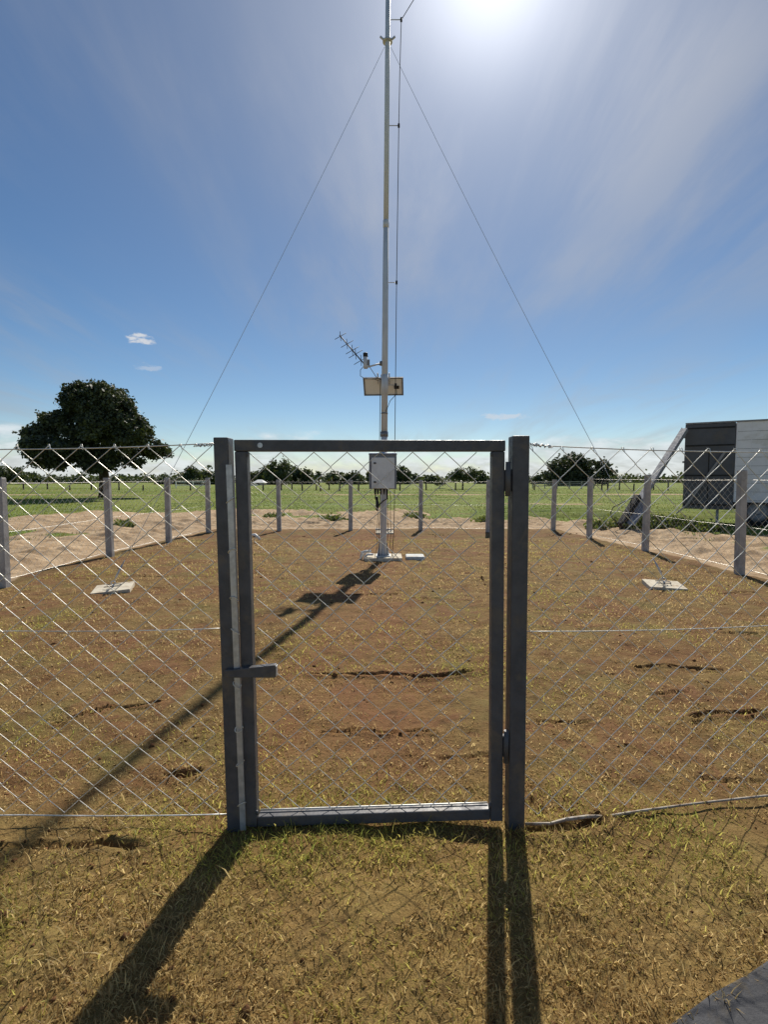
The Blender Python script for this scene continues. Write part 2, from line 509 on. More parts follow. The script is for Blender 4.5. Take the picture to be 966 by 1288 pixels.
def build_ground():
    gx = geo(7.0, 3000, 0.10, 1.09)
    xs = np.concatenate([-gx[::-1], axis([(-6.94, -2.6, 0.06), (-2.6, 2.6, 0.024), (2.6, 7.0, 0.06)]), gx])
    ys = np.concatenate([-geo(0.3, 60, 0.3, 1.25)[::-1], axis([(-0.2, 0.8, 0.06), (0.8, 5.0, 0.018), (5.0, 9.0, 0.032), (9.0, 17.0, 0.055)]), geo(17.0, 4000, 0.07, 1.035)])
    X, Y = np.meshgrid(xs, ys)
    x, y = X.ravel(), Y.ravel()
    z = height(x, y)
    nx, ny = len(xs), len(ys)
    i = np.arange(nx * ny).reshape(ny, nx)
    q = np.stack([i[:-1, :-1], i[:-1, 1:], i[1:, 1:], i[1:, :-1]], -1).reshape(-1, 4)
    me = np_mesh('ground', np.stack([x, y, z], 1), q)
    me.polygons.foreach_set('use_smooth', np.ones(len(q), bool))
    sand, field = zones(x, y)
    for nm, v in (('sand', sand), ('field', field)):
        me.attributes.new(nm, 'FLOAT', 'POINT').data.foreach_set('value', v.astype(np.float32))
    m = bpy.data.materials.new('ground'); m.use_nodes = True
    w = NT(m.node_tree)
    P = w.n('ShaderNodeNewGeometry').outputs['Position']
    A = lambda n: w.n('ShaderNodeAttribute', attribute_name=n).outputs['Fac']
    n_big = w.noise(P, 0.55, 5, 0.6)
    n_mid = w.noise(w.mapping(P, loc=(5, 9, 0)), 2.3, 6, 0.62, 0.3)
    n_fine = w.noise(P, 34.0, 5, 0.7)
    n_fib = w.noise(w.mapping(P, scale=(1, 0.45, 1), rot=(0, 0, R(20))), 120.0, 3, 0.6)
    # turf: red-brown earth under a mat of dead straw
    soil = w.mix(n_fine, (0.092, 0.043, 0.018), (0.205, 0.104, 0.044))
    straw = w.mix(n_fib, (0.128, 0.078, 0.026), (0.270, 0.182, 0.070))
    turf = w.mix(w.ramp(w.math('ADD', w.math('MULTIPLY', n_mid, 0.7), w.math('MULTIPLY', n_fine, 0.4)), 0.42, 0.70), straw, soil)
    turf = w.mix(w.math('MULTIPLY', w.ramp(n_big, 0.52, 0.68), 0.5), turf, (0.150, 0.064, 0.030))
    green = w.noise(w.mapping(P, loc=(1, 4, 0)), 1.4, 5, 0.6)
    turf = w.mix(w.math('MULTIPLY', w.ramp(green, 0.50, 0.70), 0.55), turf, (0.125, 0.125, 0.035))
    # each sod has a tint of its own
    wv = w.vec('ADD', P, w.vec('MULTIPLY', w.noise(P, 2.0, 3, 0.5, out='Color'), (0.30, 0.30, 0.0)))
    cell = w.vec('FLOOR', w.vec('DIVIDE', wv, (0.62, 0.80, 50.0)))
    wn = w.n('ShaderNodeTexWhiteNoise', noise_dimensions='3D'); w.put(wn.inputs['Vector'], cell)
    turf = w.mix(w.math('MULTIPLY', w.ramp(wn.outputs['Value'], 0.55, 1.0), 0.55), turf, (0.175, 0.086, 0.042))
    turf = w.mix(w.math('MULTIPLY', w.ramp(wn.outputs['Value'], 0.45, 0.0), 0.40), turf, (0.185, 0.135, 0.052))
    sepP = w.n('ShaderNodeSeparateXYZ'); w.put(sepP.inputs[0], P)
    fg = w.ramp(w.math('ADD', sepP.outputs[1], w.math('MULTIPLY', n_mid, 0.6)), 2.9, 1.9)
    turf = w.mix(w.math('MULTIPLY', fg, 0.55), turf, w.mix(n_fib, (0.185, 0.125, 0.038), (0.36, 0.265, 0.092)))
    strip = w.math('MULTIPLY', w.ramp(w.math('ABSOLUTE', w.math('ADD', sepP.outputs[0], w.math('MULTIPLY', n_mid, 0.5))), 0.75, 0.35), w.ramp(w.math('ADD', sepP.outputs[1], n_big), 2.6, 3.2))
    turf = w.mix(w.math('MULTIPLY', strip, 0.45), turf, (0.200, 0.094, 0.044))
    turf = w.mix(w.math('MULTIPLY', w.ramp(w.noise(w.mapping(P, loc=(3, 8, 0)), 9.0, 5, 0.65), 0.50, 0.72), 0.65), turf, (0.060, 0.034, 0.015))
    # sand
    sd = w.mix(w.ramp(n_mid, 0.35, 0.65), (0.46, 0.34, 0.215), (0.33, 0.225, 0.130))
    sd = w.mix(w.ramp(w.noise(P, 5.5, 6, 0.65), 0.52, 0.72), sd, (0.24, 0.165, 0.10))
    # pasture
    ps = w.mix(w.ramp(w.noise(P, 0.11, 5, 0.6), 0.35, 0.65), (0.135, 0.185, 0.030), (0.195, 0.215, 0.046))
    ps = w.mix(w.math('MULTIPLY', w.ramp(w.noise(w.mapping(P, scale=(0.45, 1, 1)), 0.55, 6, 0.65), 0.48, 0.68), 0.75), ps, (0.090, 0.125, 0.032))
    ps = w.mix(w.math('MULTIPLY', w.ramp(w.noise(w.mapping(P, loc=(9, 2, 0), scale=(0.3, 1, 1)), 0.33, 5, 0.6), 0.56, 0.70), 0.6), ps, (0.27, 0.235, 0.115))
    edge = w.math('MULTIPLY', w.math('SUBTRACT', n_mid, 0.5), 0.8)
    col = w.mix(w.ramp(w.math('ADD', A('sand'), edge), 0.30, 0.62), turf, sd)
    fm = w.ramp(w.math('ADD', A('field'), edge), 0.30, 0.62)
    col = w.mix(fm, col, ps)
    bs = w.n('ShaderNodeBsdfPrincipled')
    w.put(bs.inputs['Base Color'], col)
    bs.inputs['Roughness'].default_value = 0.95
    bs.inputs['Specular IOR Level'].default_value = 0.12
    bn = w.n('ShaderNodeBump'); bn.inputs['Strength'].default_value = 0.9; bn.inputs['Distance'].default_value = 0.02
    hsum = w.math('ADD', w.math('MULTIPLY', w.noise(P, 26.0, 6, 0.7), 1.0), w.math('MULTIPLY', n_fib, 0.35))
    w.put(bn.inputs['Height'], hsum)
    bn2 = w.n('ShaderNodeBump'); bn2.inputs['Distance'].default_value = 0.10
    w.put(bn2.inputs['Strength'], w.math('MULTIPLY', fm, 0.8))
    w.put(bn2.inputs['Height'], w.noise(P, 2.5, 6, 0.7)); w.put(bn2.inputs['Normal'], bn.outputs[0])
    w.put(bs.inputs['Normal'], bn2.outputs[0])
    out = w.n('ShaderNodeOutputMaterial'); w.put(out.inputs[0], bs.outputs[0])
    me.materials.append(m)
    o = link(bpy.data.objects.new('ground', me))
    o['kind'] = 'structure'
    return o


build_ground()


def blades(name, x, y, h, wd, lean, tint, m, label, cat):
    """one mesh of bent grass blades standing on the ground"""
    n = len(x)
    z = height(x, y) - 0.003
    a = rng.uniform(0, 2 * np.pi, n)
    b = rng.uniform(0, 2 * np.pi, n)
    lx, ly = np.cos(a) * lean * h, np.sin(a) * lean * h
    up = h * np.sqrt(np.clip(1 - lean ** 2 * 0.85, 0.06, 1))
    wx, wy = np.cos(b) * wd / 2, np.sin(b) * wd / 2
    base = np.stack([x, y, z], 1)
    W = np.stack([wx, wy, np.zeros(n)], 1)
    mid = base + np.stack([lx * .4, ly * .4, up * .62], 1)
    tip = base + np.stack([lx, ly, up], 1)
    v = np.stack([base - W, base + W, mid + W * .8, mid - W * .8, tip], 1).reshape(-1, 3)
    i = np.arange(n)[:, None] * 5
    me = np_mesh(name, v, i + np.array([[0, 1, 2, 3]]), i + np.array([[3, 2, 4]]))
    ca = me.color_attributes.new('tint', 'FLOAT_COLOR', 'POINT')
    c = np.ones((n, 5, 4), np.float32); c[:, :, :3] = tint[:, None, :]
    ca.data.foreach_set('color', c.ravel())
    o = obj(name, me, m)
    return tag(o, label, cat, kind='stuff')


def build_turf():
    n = 430000
    Y = 0.85 + (rng.random(n) ** 2.5) * 11.5
    X = rng.uniform(-1, 1, n) * (0.86 * Y + 0.7)
    cover = fbm(X, Y, 0.8, 4, 101) + 0.9 * fbm(X, Y, 0.22, 3, 102)
    keep = (plot_sdf(X, Y) < -0.05) & (rng.random(n) < np.clip(0.62 + cover * 1.1, 0.08, 1))
    keep &= crack_depth(X, Y) < 0.012
    keep &= ~((X > 0.4) & (Y < np.minimum(1.285 + (X - 0.80) * 0.447, 1.80) + fbm(X, Y, 0.07, 3, 105) * 0.09))
    X, Y = X[keep], Y[keep]; n = len(X)
    g = fbm(X, Y, 0.7, 4, 103) * 1.1 + 0.22 * (1 - sstep(Y, 1.6, 2.6)) + rng.normal(0, 0.22, n)
    straw = np.array([0.74, 0.57, 0.26]); brown = np.array([0.29, 0.175, 0.07]); olive = np.array([0.52, 0.46, 0.12]); green = np.array([0.34, 0.38, 0.08])
    k = rng.random((n, 1))
    t = straw * k + brown * (1 - k)
    t = np.where((g > 0.28)[:, None], olive * (0.7 + 0.5 * k), t)
    t = np.where((g > 0.80)[:, None], green * (0.7 + 0.5 * k), t)
    h = rng.gamma(4.0, 0.0056, n) * (1 + 0.05 * Y) * (1 - 0.22 * sstep(Y, 1.9, 2.6))
    h = np.where(g > 0.5, h * 1.25, h)
    wd = rng.uniform(0.0018, 0.0044, n) * (1 + 0.16 * Y)
    lean = rng.beta(3.2, 0.9, n)
    blades('dry_turf', X, Y, h, wd, lean, t, 'turf_blade', 'short dry straw-coloured turf with olive green patches', 'grass')


def build_pasture():
    n = 150000
    Y = 12 + (rng.random(n) ** 1.7) * 62
    X = rng.uniform(-1, 1, n) * (0.86 * Y + 3)
    sand, field = zones(X, Y)
    keep = (rng.random(n) < field * np.clip(0.6 + fbm(X, Y, 3.5, 4, 111) * 0.9, 0.08, 1)) & (plot_sdf(X, Y) > 0.3)
    X, Y = X[keep], Y[keep]; n = len(X)
    k = rng.random((n, 1)); q = fbm(X, Y, 7.0, 4, 113)[:, None]
    t = np.array([0.125, 0.180, 0.028]) * (1 - k) + np.array([0.20, 0.225, 0.045]) * k
    t = np.where(q > 0.30, np.array([0.27, 0.235, 0.10]) * (0.7 + 0.5 * k), t)
    h = rng.uniform(0.03, 0.085, n); wd = rng.uniform(0.012, 0.028, n) * (0.5 + Y / 30)
    blades('pasture_grass', X, Y, h, wd, rng.beta(2, 2, n), t, 'pasture_blade', 'green pasture grass stretching away beyond the fenced plot', 'grass')


build_turf()
build_pasture()


# ------------------------------------------------------------------ trees
def leaf_mesh(name, centres, sigma, per, size, droop=0.5, seed=1):
    g = np.random.default_rng(seed)
    c = np.repeat(np.asarray(centres, float), per, axis=0)
    n = len(c)
    off = g.normal(0, 1, (n, 3)) * np.array([1, 1, 0.75])
    c = c + off * sigma
    a = g.uniform(0, 2 * np.pi, n)
    tilt = g.normal(-droop, 0.55, n)
    t = np.stack([np.cos(a) * np.cos(tilt), np.sin(a) * np.cos(tilt), np.sin(tilt)], 1)
    r = g.normal(0, 1, (n, 3)); s = np.cross(t, r); s /= np.linalg.norm(s, axis=1)[:, None] + 1e-9
    L = size * g.uniform(0.6, 1.4, n)[:, None]; W = L * 0.36
    v = np.stack([c, c + t * L * .5 + s * W, c + t * L, c + t * L * .5 - s * W], 1).reshape(-1, 3)
    i = np.arange(n)[:, None] * 4
    me = np_mesh(name, v, i + np.array([[0, 1, 2, 3]]))
    at = me.attributes.new('vary', 'FLOAT', 'POINT')
    clump = np.repeat(g.random(len(centres)), per)
    at.data.foreach_set('value', np.repeat(np.clip(clump * 0.6 + g.random(n) * 0.4, 0, 1), 4).astype(np.float32))
    return me


def crown_points(lobes, n, seed, inner=0.55, rag=0.1, gap=None):
    """cluster centres mostly in the outer shell of a union of ellipsoid lobes"""
    g = np.random.default_rng(seed)
    vol = np.array([l[3] * l[4] * l[5] for l in lobes]) ** (2 / 3)
    idx = g.choice(len(lobes), n, p=vol / vol.sum())
    L = np.array(lobes)[idx]
    d = g.normal(0, 1, (n, 3)); d /= np.linalg.norm(d, axis=1)[:, None]
    rad = (inner + (1 - inner) * g.random(n) ** 0.7)[:, None] * g.uniform(1 - rag, 1 + rag * 0.6, (n, 1))
    p = L[:, :3] + d * L[:, 3:6] * rad
    if gap:                          # leave holes where the sky shows through
        q = L[:, 3].mean() * 0.9
        p = p[(fbm(p[:, 0] + p[:, 1] * 0.4, p[:, 2], q, 3, seed) > gap)]
    return p


def trunk_mb(h, r, lean, lobes, seed):
    g = random.Random(seed)
    mb = MB()
    top = Vector((lean, g.uniform(-.1, .1) * h, h))
    pts = [Vector((0, 0, -0.3)), Vector((0, 0, 0.1 * h)), top * 0.55 + Vector((g.uniform(-.06, .06) * h, 0, 0)), top]
    mb.tube(pts, [r * 1.45, r * 1.05, r * 0.9, r * 0.75], 9)
    for l in lobes[:7]:
        e = Vector(l[:3])
        m = top.lerp(e, 0.5) + Vector((g.uniform(-.2, .2), g.uniform(-.2, .2), g.uniform(0.1, 0.4)))
        mb.tube([top * 0.9, m, e], [r * 0.55, r * 0.32, r * 0.1], 6)
    return mb


def tree(name, label, cat, loc, lobes, th, tr, nc, per, size, sigma, m, seed, group=None, lean=0.0, inner=0.55, rag=0.1, gap=None):
    t = thing(name, label, cat, loc, group=group)
    obj('trunk', trunk_mb(th, tr, lean, lobes, seed), 'bark', t)
    obj('crown', leaf_mesh('crown', crown_points(lobes, nc, seed, inner, rag, gap), sigma, per, size, seed=seed), m, t)
    return t


# the broad mango tree to the left of the plot
k = 0.0565
lob = []
for (px, py, r, ry) in ((112, 498, 24, 20), (138, 500, 25, 22), (88, 508, 17, 16), (164, 516, 19, 20), (70, 528, 20, 16), (108, 532, 26, 22), (146, 536, 28, 22), (44, 543, 18, 15), (182, 540, 21, 20),
                        (36, 560, 11, 8), (66, 560, 22, 13), (104, 564, 26, 13), (148, 566, 24, 14), (126, 486, 18, 10), (84, 580, 16, 6), (130, 582, 18, 9), (50, 520, 8, 5), (180, 560, 18, 11), (168, 578, 9, 5), (48, 577, 9, 5)):
    lob.append(((px - 127) * k, random.uniform(-2.0, 2.0), (626 - py) * k, r * k, r * k * 1.2, ry * k))
tree('mango_tree', 'large dark round-crowned mango tree standing alone in the pasture', 'tree', (-20.95, 38.2, 0), lob, 2.6, 0.40, 1050, 70, 0.22, 0.17, 'mango_leaf', 21, inner=0.66, rag=0.20, gap=-0.40)
# the flat domed mango farther out on the right
k = 0.167
lob = []
for (px, py, r, ry) in ((722, 590, 26, 20), (702, 595, 20, 18), (742, 594, 22, 16), (715, 582, 20, 13), (730, 601, 30, 9), (756, 586, 10, 10), (762, 594, 7, 5), (700, 603, 16, 8)):
    lob.append(((px - 725) * k, random.uniform(-1, 1), (610 - py) * k, r * k, r * k, ry * k))
tree('mango_tree', 'wide low domed mango tree far out in the pasture', 'tree', (40.4, 107, 0), lob, 2.0, 0.5, 520, 26, 0.55, 0.40, 'mango_leaf', 22, inner=0.5, rag=0.2, gap=-0.28)

# tree belt at the far side of the pasture: (photo column, top row, width px, depth m, kind)
belt = [
    (8, 583, 62, 118, 0), (40, 594, 40, 126, 1), (72, 597, 44, 132, 0), (104, 596, 36, 128, 1), (215, 597, 34, 125, 1), (240, 589, 34, 112, 2), (262, 588, 26, 120, 0),
    (318, 589, 34, 118, 1), (336, 583, 30, 116, 2), (351, 574, 44, 112, 2), (372, 587, 32, 122, 0), (388, 592, 26, 118, 1),
    (424, 593, 30, 124, 0), (447, 590, 30, 115, 2), (468, 591, 28, 121, 1), (505, 588, 26, 119, 0), (520, 597, 22, 130, 1), (545, 598, 26, 126, 2),
    (605, 593, 24, 128, 0), (628, 598, 26, 135, 1), (677, 598, 16, 118, 1), (790, 600, 22, 170, 0), (815, 598, 22, 165, 1), (838, 600, 24, 175, 0), (858, 597, 20, 160, 2),
]
kinds = ['round dark', 'low bushy', 'spreading']
where = {8: 'behind the large lone mango, tallest of the belt there', 40: 'showing under the lone mango crown', 72: 'just beside the lone mango trunk', 104: 'showing past the lone mango trunk',
         215: 'between the lone mango and the pale railed pen', 240: 'above the pale railed pen', 262: 'behind the latch post of the gate',
         318: 'right behind the white cross-rail post', 336: 'beside the tallest belt tree, above the hut', 351: 'tallest of all, above the bright-roofed hut', 372: 'next to the tallest belt tree towards the palms',
         388: 'just before the palms', 424: 'among the palms', 447: 'between the palms and the control box', 468: 'hidden partly behind the control box', 505: 'emerging beside the control box',
         520: 'between the control box and the tiny young tree', 545: 'behind the tiny young pasture tree', 605: 'behind the small flat-topped pasture tree', 628: 'behind the hinge post of the gate',
         677: 'between the hinge post and the domed mango', 790: 'just past the domed mango', 815: 'midway between the domed mango and the truck', 838: 'near the loading arm of the truck', 858: 'at the dark end of the truck'}
for i, (px, ty, wpx, Yd, kind) in enumerate(belt):
    g = random.Random(100 + i)
    s = Yd / 640
    H = 1.5 + (601 - ty) * s
    H *= g.uniform(0.86, 1.12); W = wpx * s * 0.5 * g.uniform(0.75, 1.2)
    lob = []
    for q in range(7):
        a = g.uniform(0, 6.28); rr = g.uniform(0.15, 0.62) * W
        zc = H * g.uniform(0.18, 0.68) if kind != 1 else H * g.uniform(0.15, 0.60)
        rv = W * g.uniform(0.36, 0.58)
        lob.append((math.cos(a) * rr, math.sin(a) * rr * 0.8, min(zc, H - rv * 0.55), rv, rv, min(rv * 0.8, H * 0.32)))
    lob.append((g.uniform(-.2, .2) * W, 0, H * 0.80, W * 0.42, W * 0.42, H * 0.21))
    lob.append((-0.45 * W, 0, H * 0.2, W * 0.5, W * 0.4, H * 0.2))
    lob.append((0.45 * W, 0, H * 0.2, W * 0.5, W * 0.4, H * 0.2))
    tree('belt_tree', '%s far belt tree %s' % (kinds[kind], where[px]), 'tree', ((px - 483) * s, Yd, -0.1), lob, H * (0.30 if kind != 1 else 0.2), 0.22, 190, 18, 0.52, 0.34, 'far_leaf', 300 + i, rag=0.25, gap=-0.25, group='trees in the far belt')
# a tree with a bare stem that stands nearer, and palms rising from the belt
s = 66 / 640
lob = [((px - 583) * s, random.uniform(-.5, .5), (615 - py) * s, r * s, r * s, ry * s) for (px, py, r, ry) in ((580, 596, 9, 5), (572, 597, 7, 4), (592, 592, 8, 4), (586, 599, 10, 4), (597, 597, 6, 3), (576, 593, 6, 3))]
tree('pasture_tree', 'small flat-topped tree with a bare slender trunk in open pasture', 'tree', (10.2, 66, 0), lob, 1.4, 0.11, 130, 20, 0.24, 0.20, 'far_leaf', 61)
s = 75 / 640
lob = [((px - 553) * s, random.uniform(-.3, .3), (612 - py) * s, r * s, r * s, ry * s) for (px, py, r, ry) in ((553, 604, 4, 2.5), (550, 606, 3, 2), (557, 605, 3, 2))]
tree('pasture_tree', 'tiny young tree with a thin stem in open pasture', 'tree', (8.2, 75, 0), lob, 0.8, 0.05, 50, 14, 0.2, 0.14, 'far_leaf', 62)


def palm(px, ty, Yd, seed, plab):
    g = random.Random(seed); s = Yd / 640
    H = 1.5 + (601 - ty) * s
    t = thing('palm_tree', plab, 'palm', ((px - 483) * s, Yd, -0.1), group='palms in the far belt')
    obj('trunk', MB().tube([(0, 0, -.3), (g.uniform(-.2, .2), 0, H * .5), (g.uniform(-.3, .3), 0, H - 1.2)], [.2, .15, .13], 7), 'bark', t)
    mb = MB(); top = Vector((0, 0, H - 1.2))
    for q in range(26):
        a = q * 2.4 + g.uniform(-.2, .2); e = g.uniform(-0.5, 1.3); L = g.uniform(1.3, 1.9)
        d = Vector((math.cos(a) * math.cos(e), math.sin(a) * math.cos(e), math.sin(e)))
        side = d.cross(Vector((0, 0, 1))).normalized()
        pts = [top + d * (L * u) + Vector((0, 0, -0.55 * L * u * u)) for u in (0, .35, .7, 1.0)]
        ws = (0.05, 0.36, 0.30, 0.02)
        vs = []
        for p, ww in zip(pts, ws):
            vs += [p - side * ww + Vector((0, 0, -ww * .5)), p, p + side * ww + Vector((0, 0, -ww * .5))]
        mb._add(vs, [(3 * j + c, 3 * j + c + 1, 3 * j + c + 4, 3 * j + c + 3) for j in range(3) for c in (0, 1)])
    me = mb.mesh('crown')
    me.attributes.new('vary', 'FLOAT', 'POINT').data.foreach_set('value', np.random.default_rng(seed).random(len(me.vertices)).astype(np.float32))
    obj('crown', me, 'palm_leaf', t)


for i, (px, ty, Yd) in enumerate(((401, 588, 108), (413, 592, 112), (419, 588, 110), (431, 597, 114))):
    palm(px, ty, Yd, 500 + i, ('tall slim palm in the far belt nearest the tallest belt tree', 'shorter palm standing between two taller palms in the far belt', 'tall slim palm in the far belt beside a round dark tree', 'lowest palm of the far belt, nearest the control box')[i])

# far-off wood reading as one mass along the horizon
g = np.random.default_rng(77)
n = 1500
wx = np.linspace(-220, 220, n) + g.normal(0, 1, n)
wy = 150 + g.uniform(0, 26, n)
wh = 0.9 + 0.7 * (fbm(wx, wy * 0, 22.0, 3, 5) + 0.5) + g.uniform(-.6, .6, n)
me = leaf_mesh('far_woodland', np.stack([wx, wy, g.uniform(0.15, 1.0, n) * wh], 1), 0.9, 26, 1.1, seed=78)
tag(obj('far_woodland', me, 'far_leaf'), 'low dark strip of woodland along the horizon', 'woodland', kind='stuff')


# ------------------------------------------------------------------ fence and gate
def chain_mesh(a, b, z0, z1, pitch=0.135, rows_h=None, r=0.0017, n=5, sag=0.01, seed=0, hooks=True):
    """interlinked zigzag wires hung between two points (plan), from z0 up to z1"""
    g = random.Random(seed)
    a, b = Vector((*a, 0)), Vector((*b, 0))
    L = (b - a).length; t = (b - a) / L; nrm = Vector((-t.y, t.x, 0))
    p = pitch / 2
    cols = int(L / p)
    rh = rows_h or p * 0.92
    rows = max(1, round((z1 - z0) / rh)); rh = (z1 - z0) / rows
    ph = [g.uniform(0, 6.28) for _ in range(4)]
    mb = MB()

    def warp(u, z):
        f = (z - z0) / (z1 - z0)
        e = math.sin(math.pi * min(max(f, 0), 1))
        du = sag * e * math.sin(u * 2.1 + ph[0]) + 0.35 * sag * math.sin(u * 5.3 + z * 4 + ph[1])
        dz = -sag * e * (0.6 + 0.8 * math.sin(u * 1.3 + ph[2]))
        dn = sag * 1.4 * math.sin(u * 1.7 + z * 2.2 + ph[3]) * e
        return a + t * (u + du) + nrm * dn + Vector((0, 0, z + dz))
    for i in range(cols):
        pts = []
        for j in range(rows + 1):
            z = z1 - j * rh
            k = (i + j) % 2
            u = min((i + k) * p, L)
            c = warp(u, z)
            o = nrm * (r * 1.1 * (1 if k else -1))
            # the wire hooks round its neighbour at each node
            du = t * (p * 0.07 * (1 if k else -1))
            pts += [c + o * 0.2 - du + Vector((0, 0, rh * 0.10)), c + o, c - o * 0.2 - du - Vector((0, 0, rh * 0.10))] if 0 < j < rows else [c + o]
        if hooks and i % 2 == 0:
            tp = pts[0]
            pts = [tp + t * 0.012 - Vector((0, 0, 0.016)) - nrm * 0.004, tp + t * 0.008 + Vector((0, 0, 0.006)) - nrm * 0.002, tp + Vector((0, 0, 0.007)) + nrm * 0.003] + pts
        mb.tube(pts, r, n, cap=False)
    return mb


def wire_mb(pts, r=0.0019, n=6, sag=0.0, seg=10):
    out = []
    for a, b in zip(pts[:-1], pts[1:]):
        a, b = Vector(a), Vector(b)
        for q in range(seg):
            f = q / seg
            out.append(a.lerp(b, f) - Vector((0, 0, sag * 4 * f * (1 - f))))
    out.append(Vector(pts[-1]))
    return MB().tube(out, r, n)


def post_mb(h, w=0.115, lean=(0, 0)):
    mb = MB()
    c = 0.014
    ring = lambda s, z, lx, ly: [(x + lx, y + ly, z) for x, y in ((-s + c, -s), (s - c, -s), (s, -s + c), (s, s - c), (s - c, s), (-s + c, s), (-s, s - c), (-s, -s + c))]
    lv = [(-0.35, w / 2 * 1.04), (0.0, w / 2 * 1.03), (h * .5, w / 2), (h - 0.02, w / 2 * .95), (h, w / 2 * .82)]
    vs = []
    for z, s in lv:
        f = max(z, 0) / h
        vs += ring(s, z, lean[0] * f, lean[1] * f)
    fs = [(i * 8 + q, i * 8 + (q + 1) % 8, (i + 1) * 8 + (q + 1) % 8, (i + 1) * 8 + q) for i in range(len(lv) - 1) for q in range(8)]
    fs += [tuple(range(32, 40)), tuple(reversed(range(8)))]
    return mb._add(vs, fs)


def side_fence(label, pts, seed, zt=1.46):
    """concrete posts with line wires and chain link; pts = (x, y, post height)"""
    f = thing('chain_link_fence', label, 'fence', (pts[0][0], pts[0][1], 0))
    g = random.Random(seed)
    o = Vector((pts[0][0], pts[0][1], 0))
    for (x, y, h) in pts:
        p = obj('post', post_mb(h, lean=(g.uniform(-.02, .02), g.uniform(-.02, .02))), 'concrete', f)
        p.location = Vector((x, y, 0)) - o
        p.rotation_euler = (0, 0, g.uniform(-.06, .06))
    for z in (0.10, 0.75, zt - 0.03):
        w = obj('line_wire', wire_mb([Vector((x, y - 0.062, min(z, h - .03))) - o for x, y, h in pts], 0.003 if z < .2 else 0.0022, sag=0.012), 'wire', f)
    mb = MB()
    for q, (a, b) in enumerate(zip(pts[:-1], pts[1:])):
        m = chain_mesh((a[0] - o.x, a[1] - 0.068 - o.y), (b[0] - o.x, b[1] - 0.068 - o.y), 0.08, min(zt, a[2] - .02, b[2] - .02), r=0.0013, n=3, sag=0.008, seed=seed + q, hooks=False)
        mb._add(m.v, m.f, True)
    c = obj('chain_mesh', mb, 'wire', f); c['kind'] = 'stuff'
    return f


side_fence('chain link fence on concrete posts along the side towards the large mango tree', [(-5.22, 2.25, 1.5), (-5.24, 4.55, 1.5), (-5.24, 6.94, 1.505), (-5.24, 9.66, 1.5), (-5.03, 11.82, 1.5), (-4.82, 13.9, 1.5)], 1)
side_fence('chain link fence on concrete posts across the back of the plot behind the mast', [(-4.62, 14.4, 1.46), (-2.96, 14.32, 1.45), (-0.957, 14.52, 1.44), (1.05, 14.52, 1.44), (2.90, 14.12, 1.44), (4.85, 14.52, 1.45)], 2, zt=1.42)
side_fence('chain link fence on concrete posts along the side of the plot towards the truck', [(5.12, 12.62, 1.52), (5.43, 10.5, 1.565), (5.56, 7.88, 1.62), (5.66, 5.3, 1.60), (5.76, 2.95, 1.58)], 3, zt=1.5)


def steel_post(name, x0, x1, y0, y1, h, top_dx, parent):
    mb = MB()
    mb.hexa([(x0, y0, -.3), (x1, y0, -.3), (x1, y1, -.3), (x0, y1, -.3)] + [(x0 + top_dx, y0, h), (x1 + top_dx, y0, h), (x1 + top_dx, y1, h), (x0 + top_dx, y1, h)])
    return obj(name, mb, 'gate_paint', parent, bevel=0.004)


def twist(p, d, seed, n=16, r=0.0022, L=0.07, rad=0.006):
    """short coil of tie wire round a strand"""
    g = random.Random(seed); d = Vector(d).normalized(); u = d.orthogonal().normalized(); v = d.cross(u)
    pts = [Vector(p) + d * (L * q / n) + (u * math.cos(q * 1.5) + v * math.sin(q * 1.5)) * rad * g.uniform(.7, 1.2) for q in range(n + 1)]
    return pts


# front fence, panel left of the gate
LX0, LX1 = -0.668, -0.608
fl = thing('chain_link_fence', 'chain link fence panel beside the latch side of the gate', 'fence', (LX0, 2.085, 0))
o = Vector((LX0, 2.085, 0))
steel_post('gate_post', 0, 0.06, -0.005, 0.075, 1.664, -0.026, fl)
for z, dz in ((1.625, 0.018), (0.862, 0.004), (0.050, -0.004)):
    w = obj('line_wire', wire_mb([(-0.018 if z > 1 else 0.0, 0.03, z + dz), (-0.9, 0.03, z - 0.008), (-2.45, 0.03, z - 0.01), (-4.5, 0.12, z)], 0.0024 if z > .1 else 0.003, sag=0.006), 'wire', fl)
mb = MB()
for q in range(3):
    mb.tube(twist((-0.02 - q * .012, 0.03, 1.640 - q * .002), (-1, 0, -0.06), 40 + q, L=0.10 - .02 * q), 0.0021, 5)
obj('tie_wire', mb, 'galvanised', fl)
c = obj('chain_mesh', chain_mesh((-4.5, 0.115), (-0.012, 0.026), 0.045, 1.632, sag=0.014, seed=11), 'wire', fl); c['kind'] = 'stuff'
obj('line_wire', wire_mb([(0.0, 0.03, 0.862), (0.05, -0.012, 0.866)], 0.0022, seg=3), 'wire', fl)
tb = MB().bar((0.040, -0.016, 1.553), (0.066, -0.006, 0.0), 0.006, 0.024, up=(1, 0, 0.0))
tb = obj('tension_bar', tb, 'galvanised', fl)
for q, z in enumerate((1.41, 1.20, 1.0, 0.865, 0.64, 0.45, 0.30, 0.12)):
    f = 1 - z / 1.553; cx = 0.040 + 0.026 * f
    ring = [Vector((cx + math.cos(a) * 0.017, -0.014 + math.sin(a) * 0.009, z + 0.012 * math.cos(a + q))) for a in np.linspace(0, 5.9, 12)]
    obj('tie_wire', MB().tube(ring, 0.0021, 5), 'wire', tb)
p = obj('post', post_mb(1.5), 'concrete', fl); p.location = (-2.45, 0.11, 0)

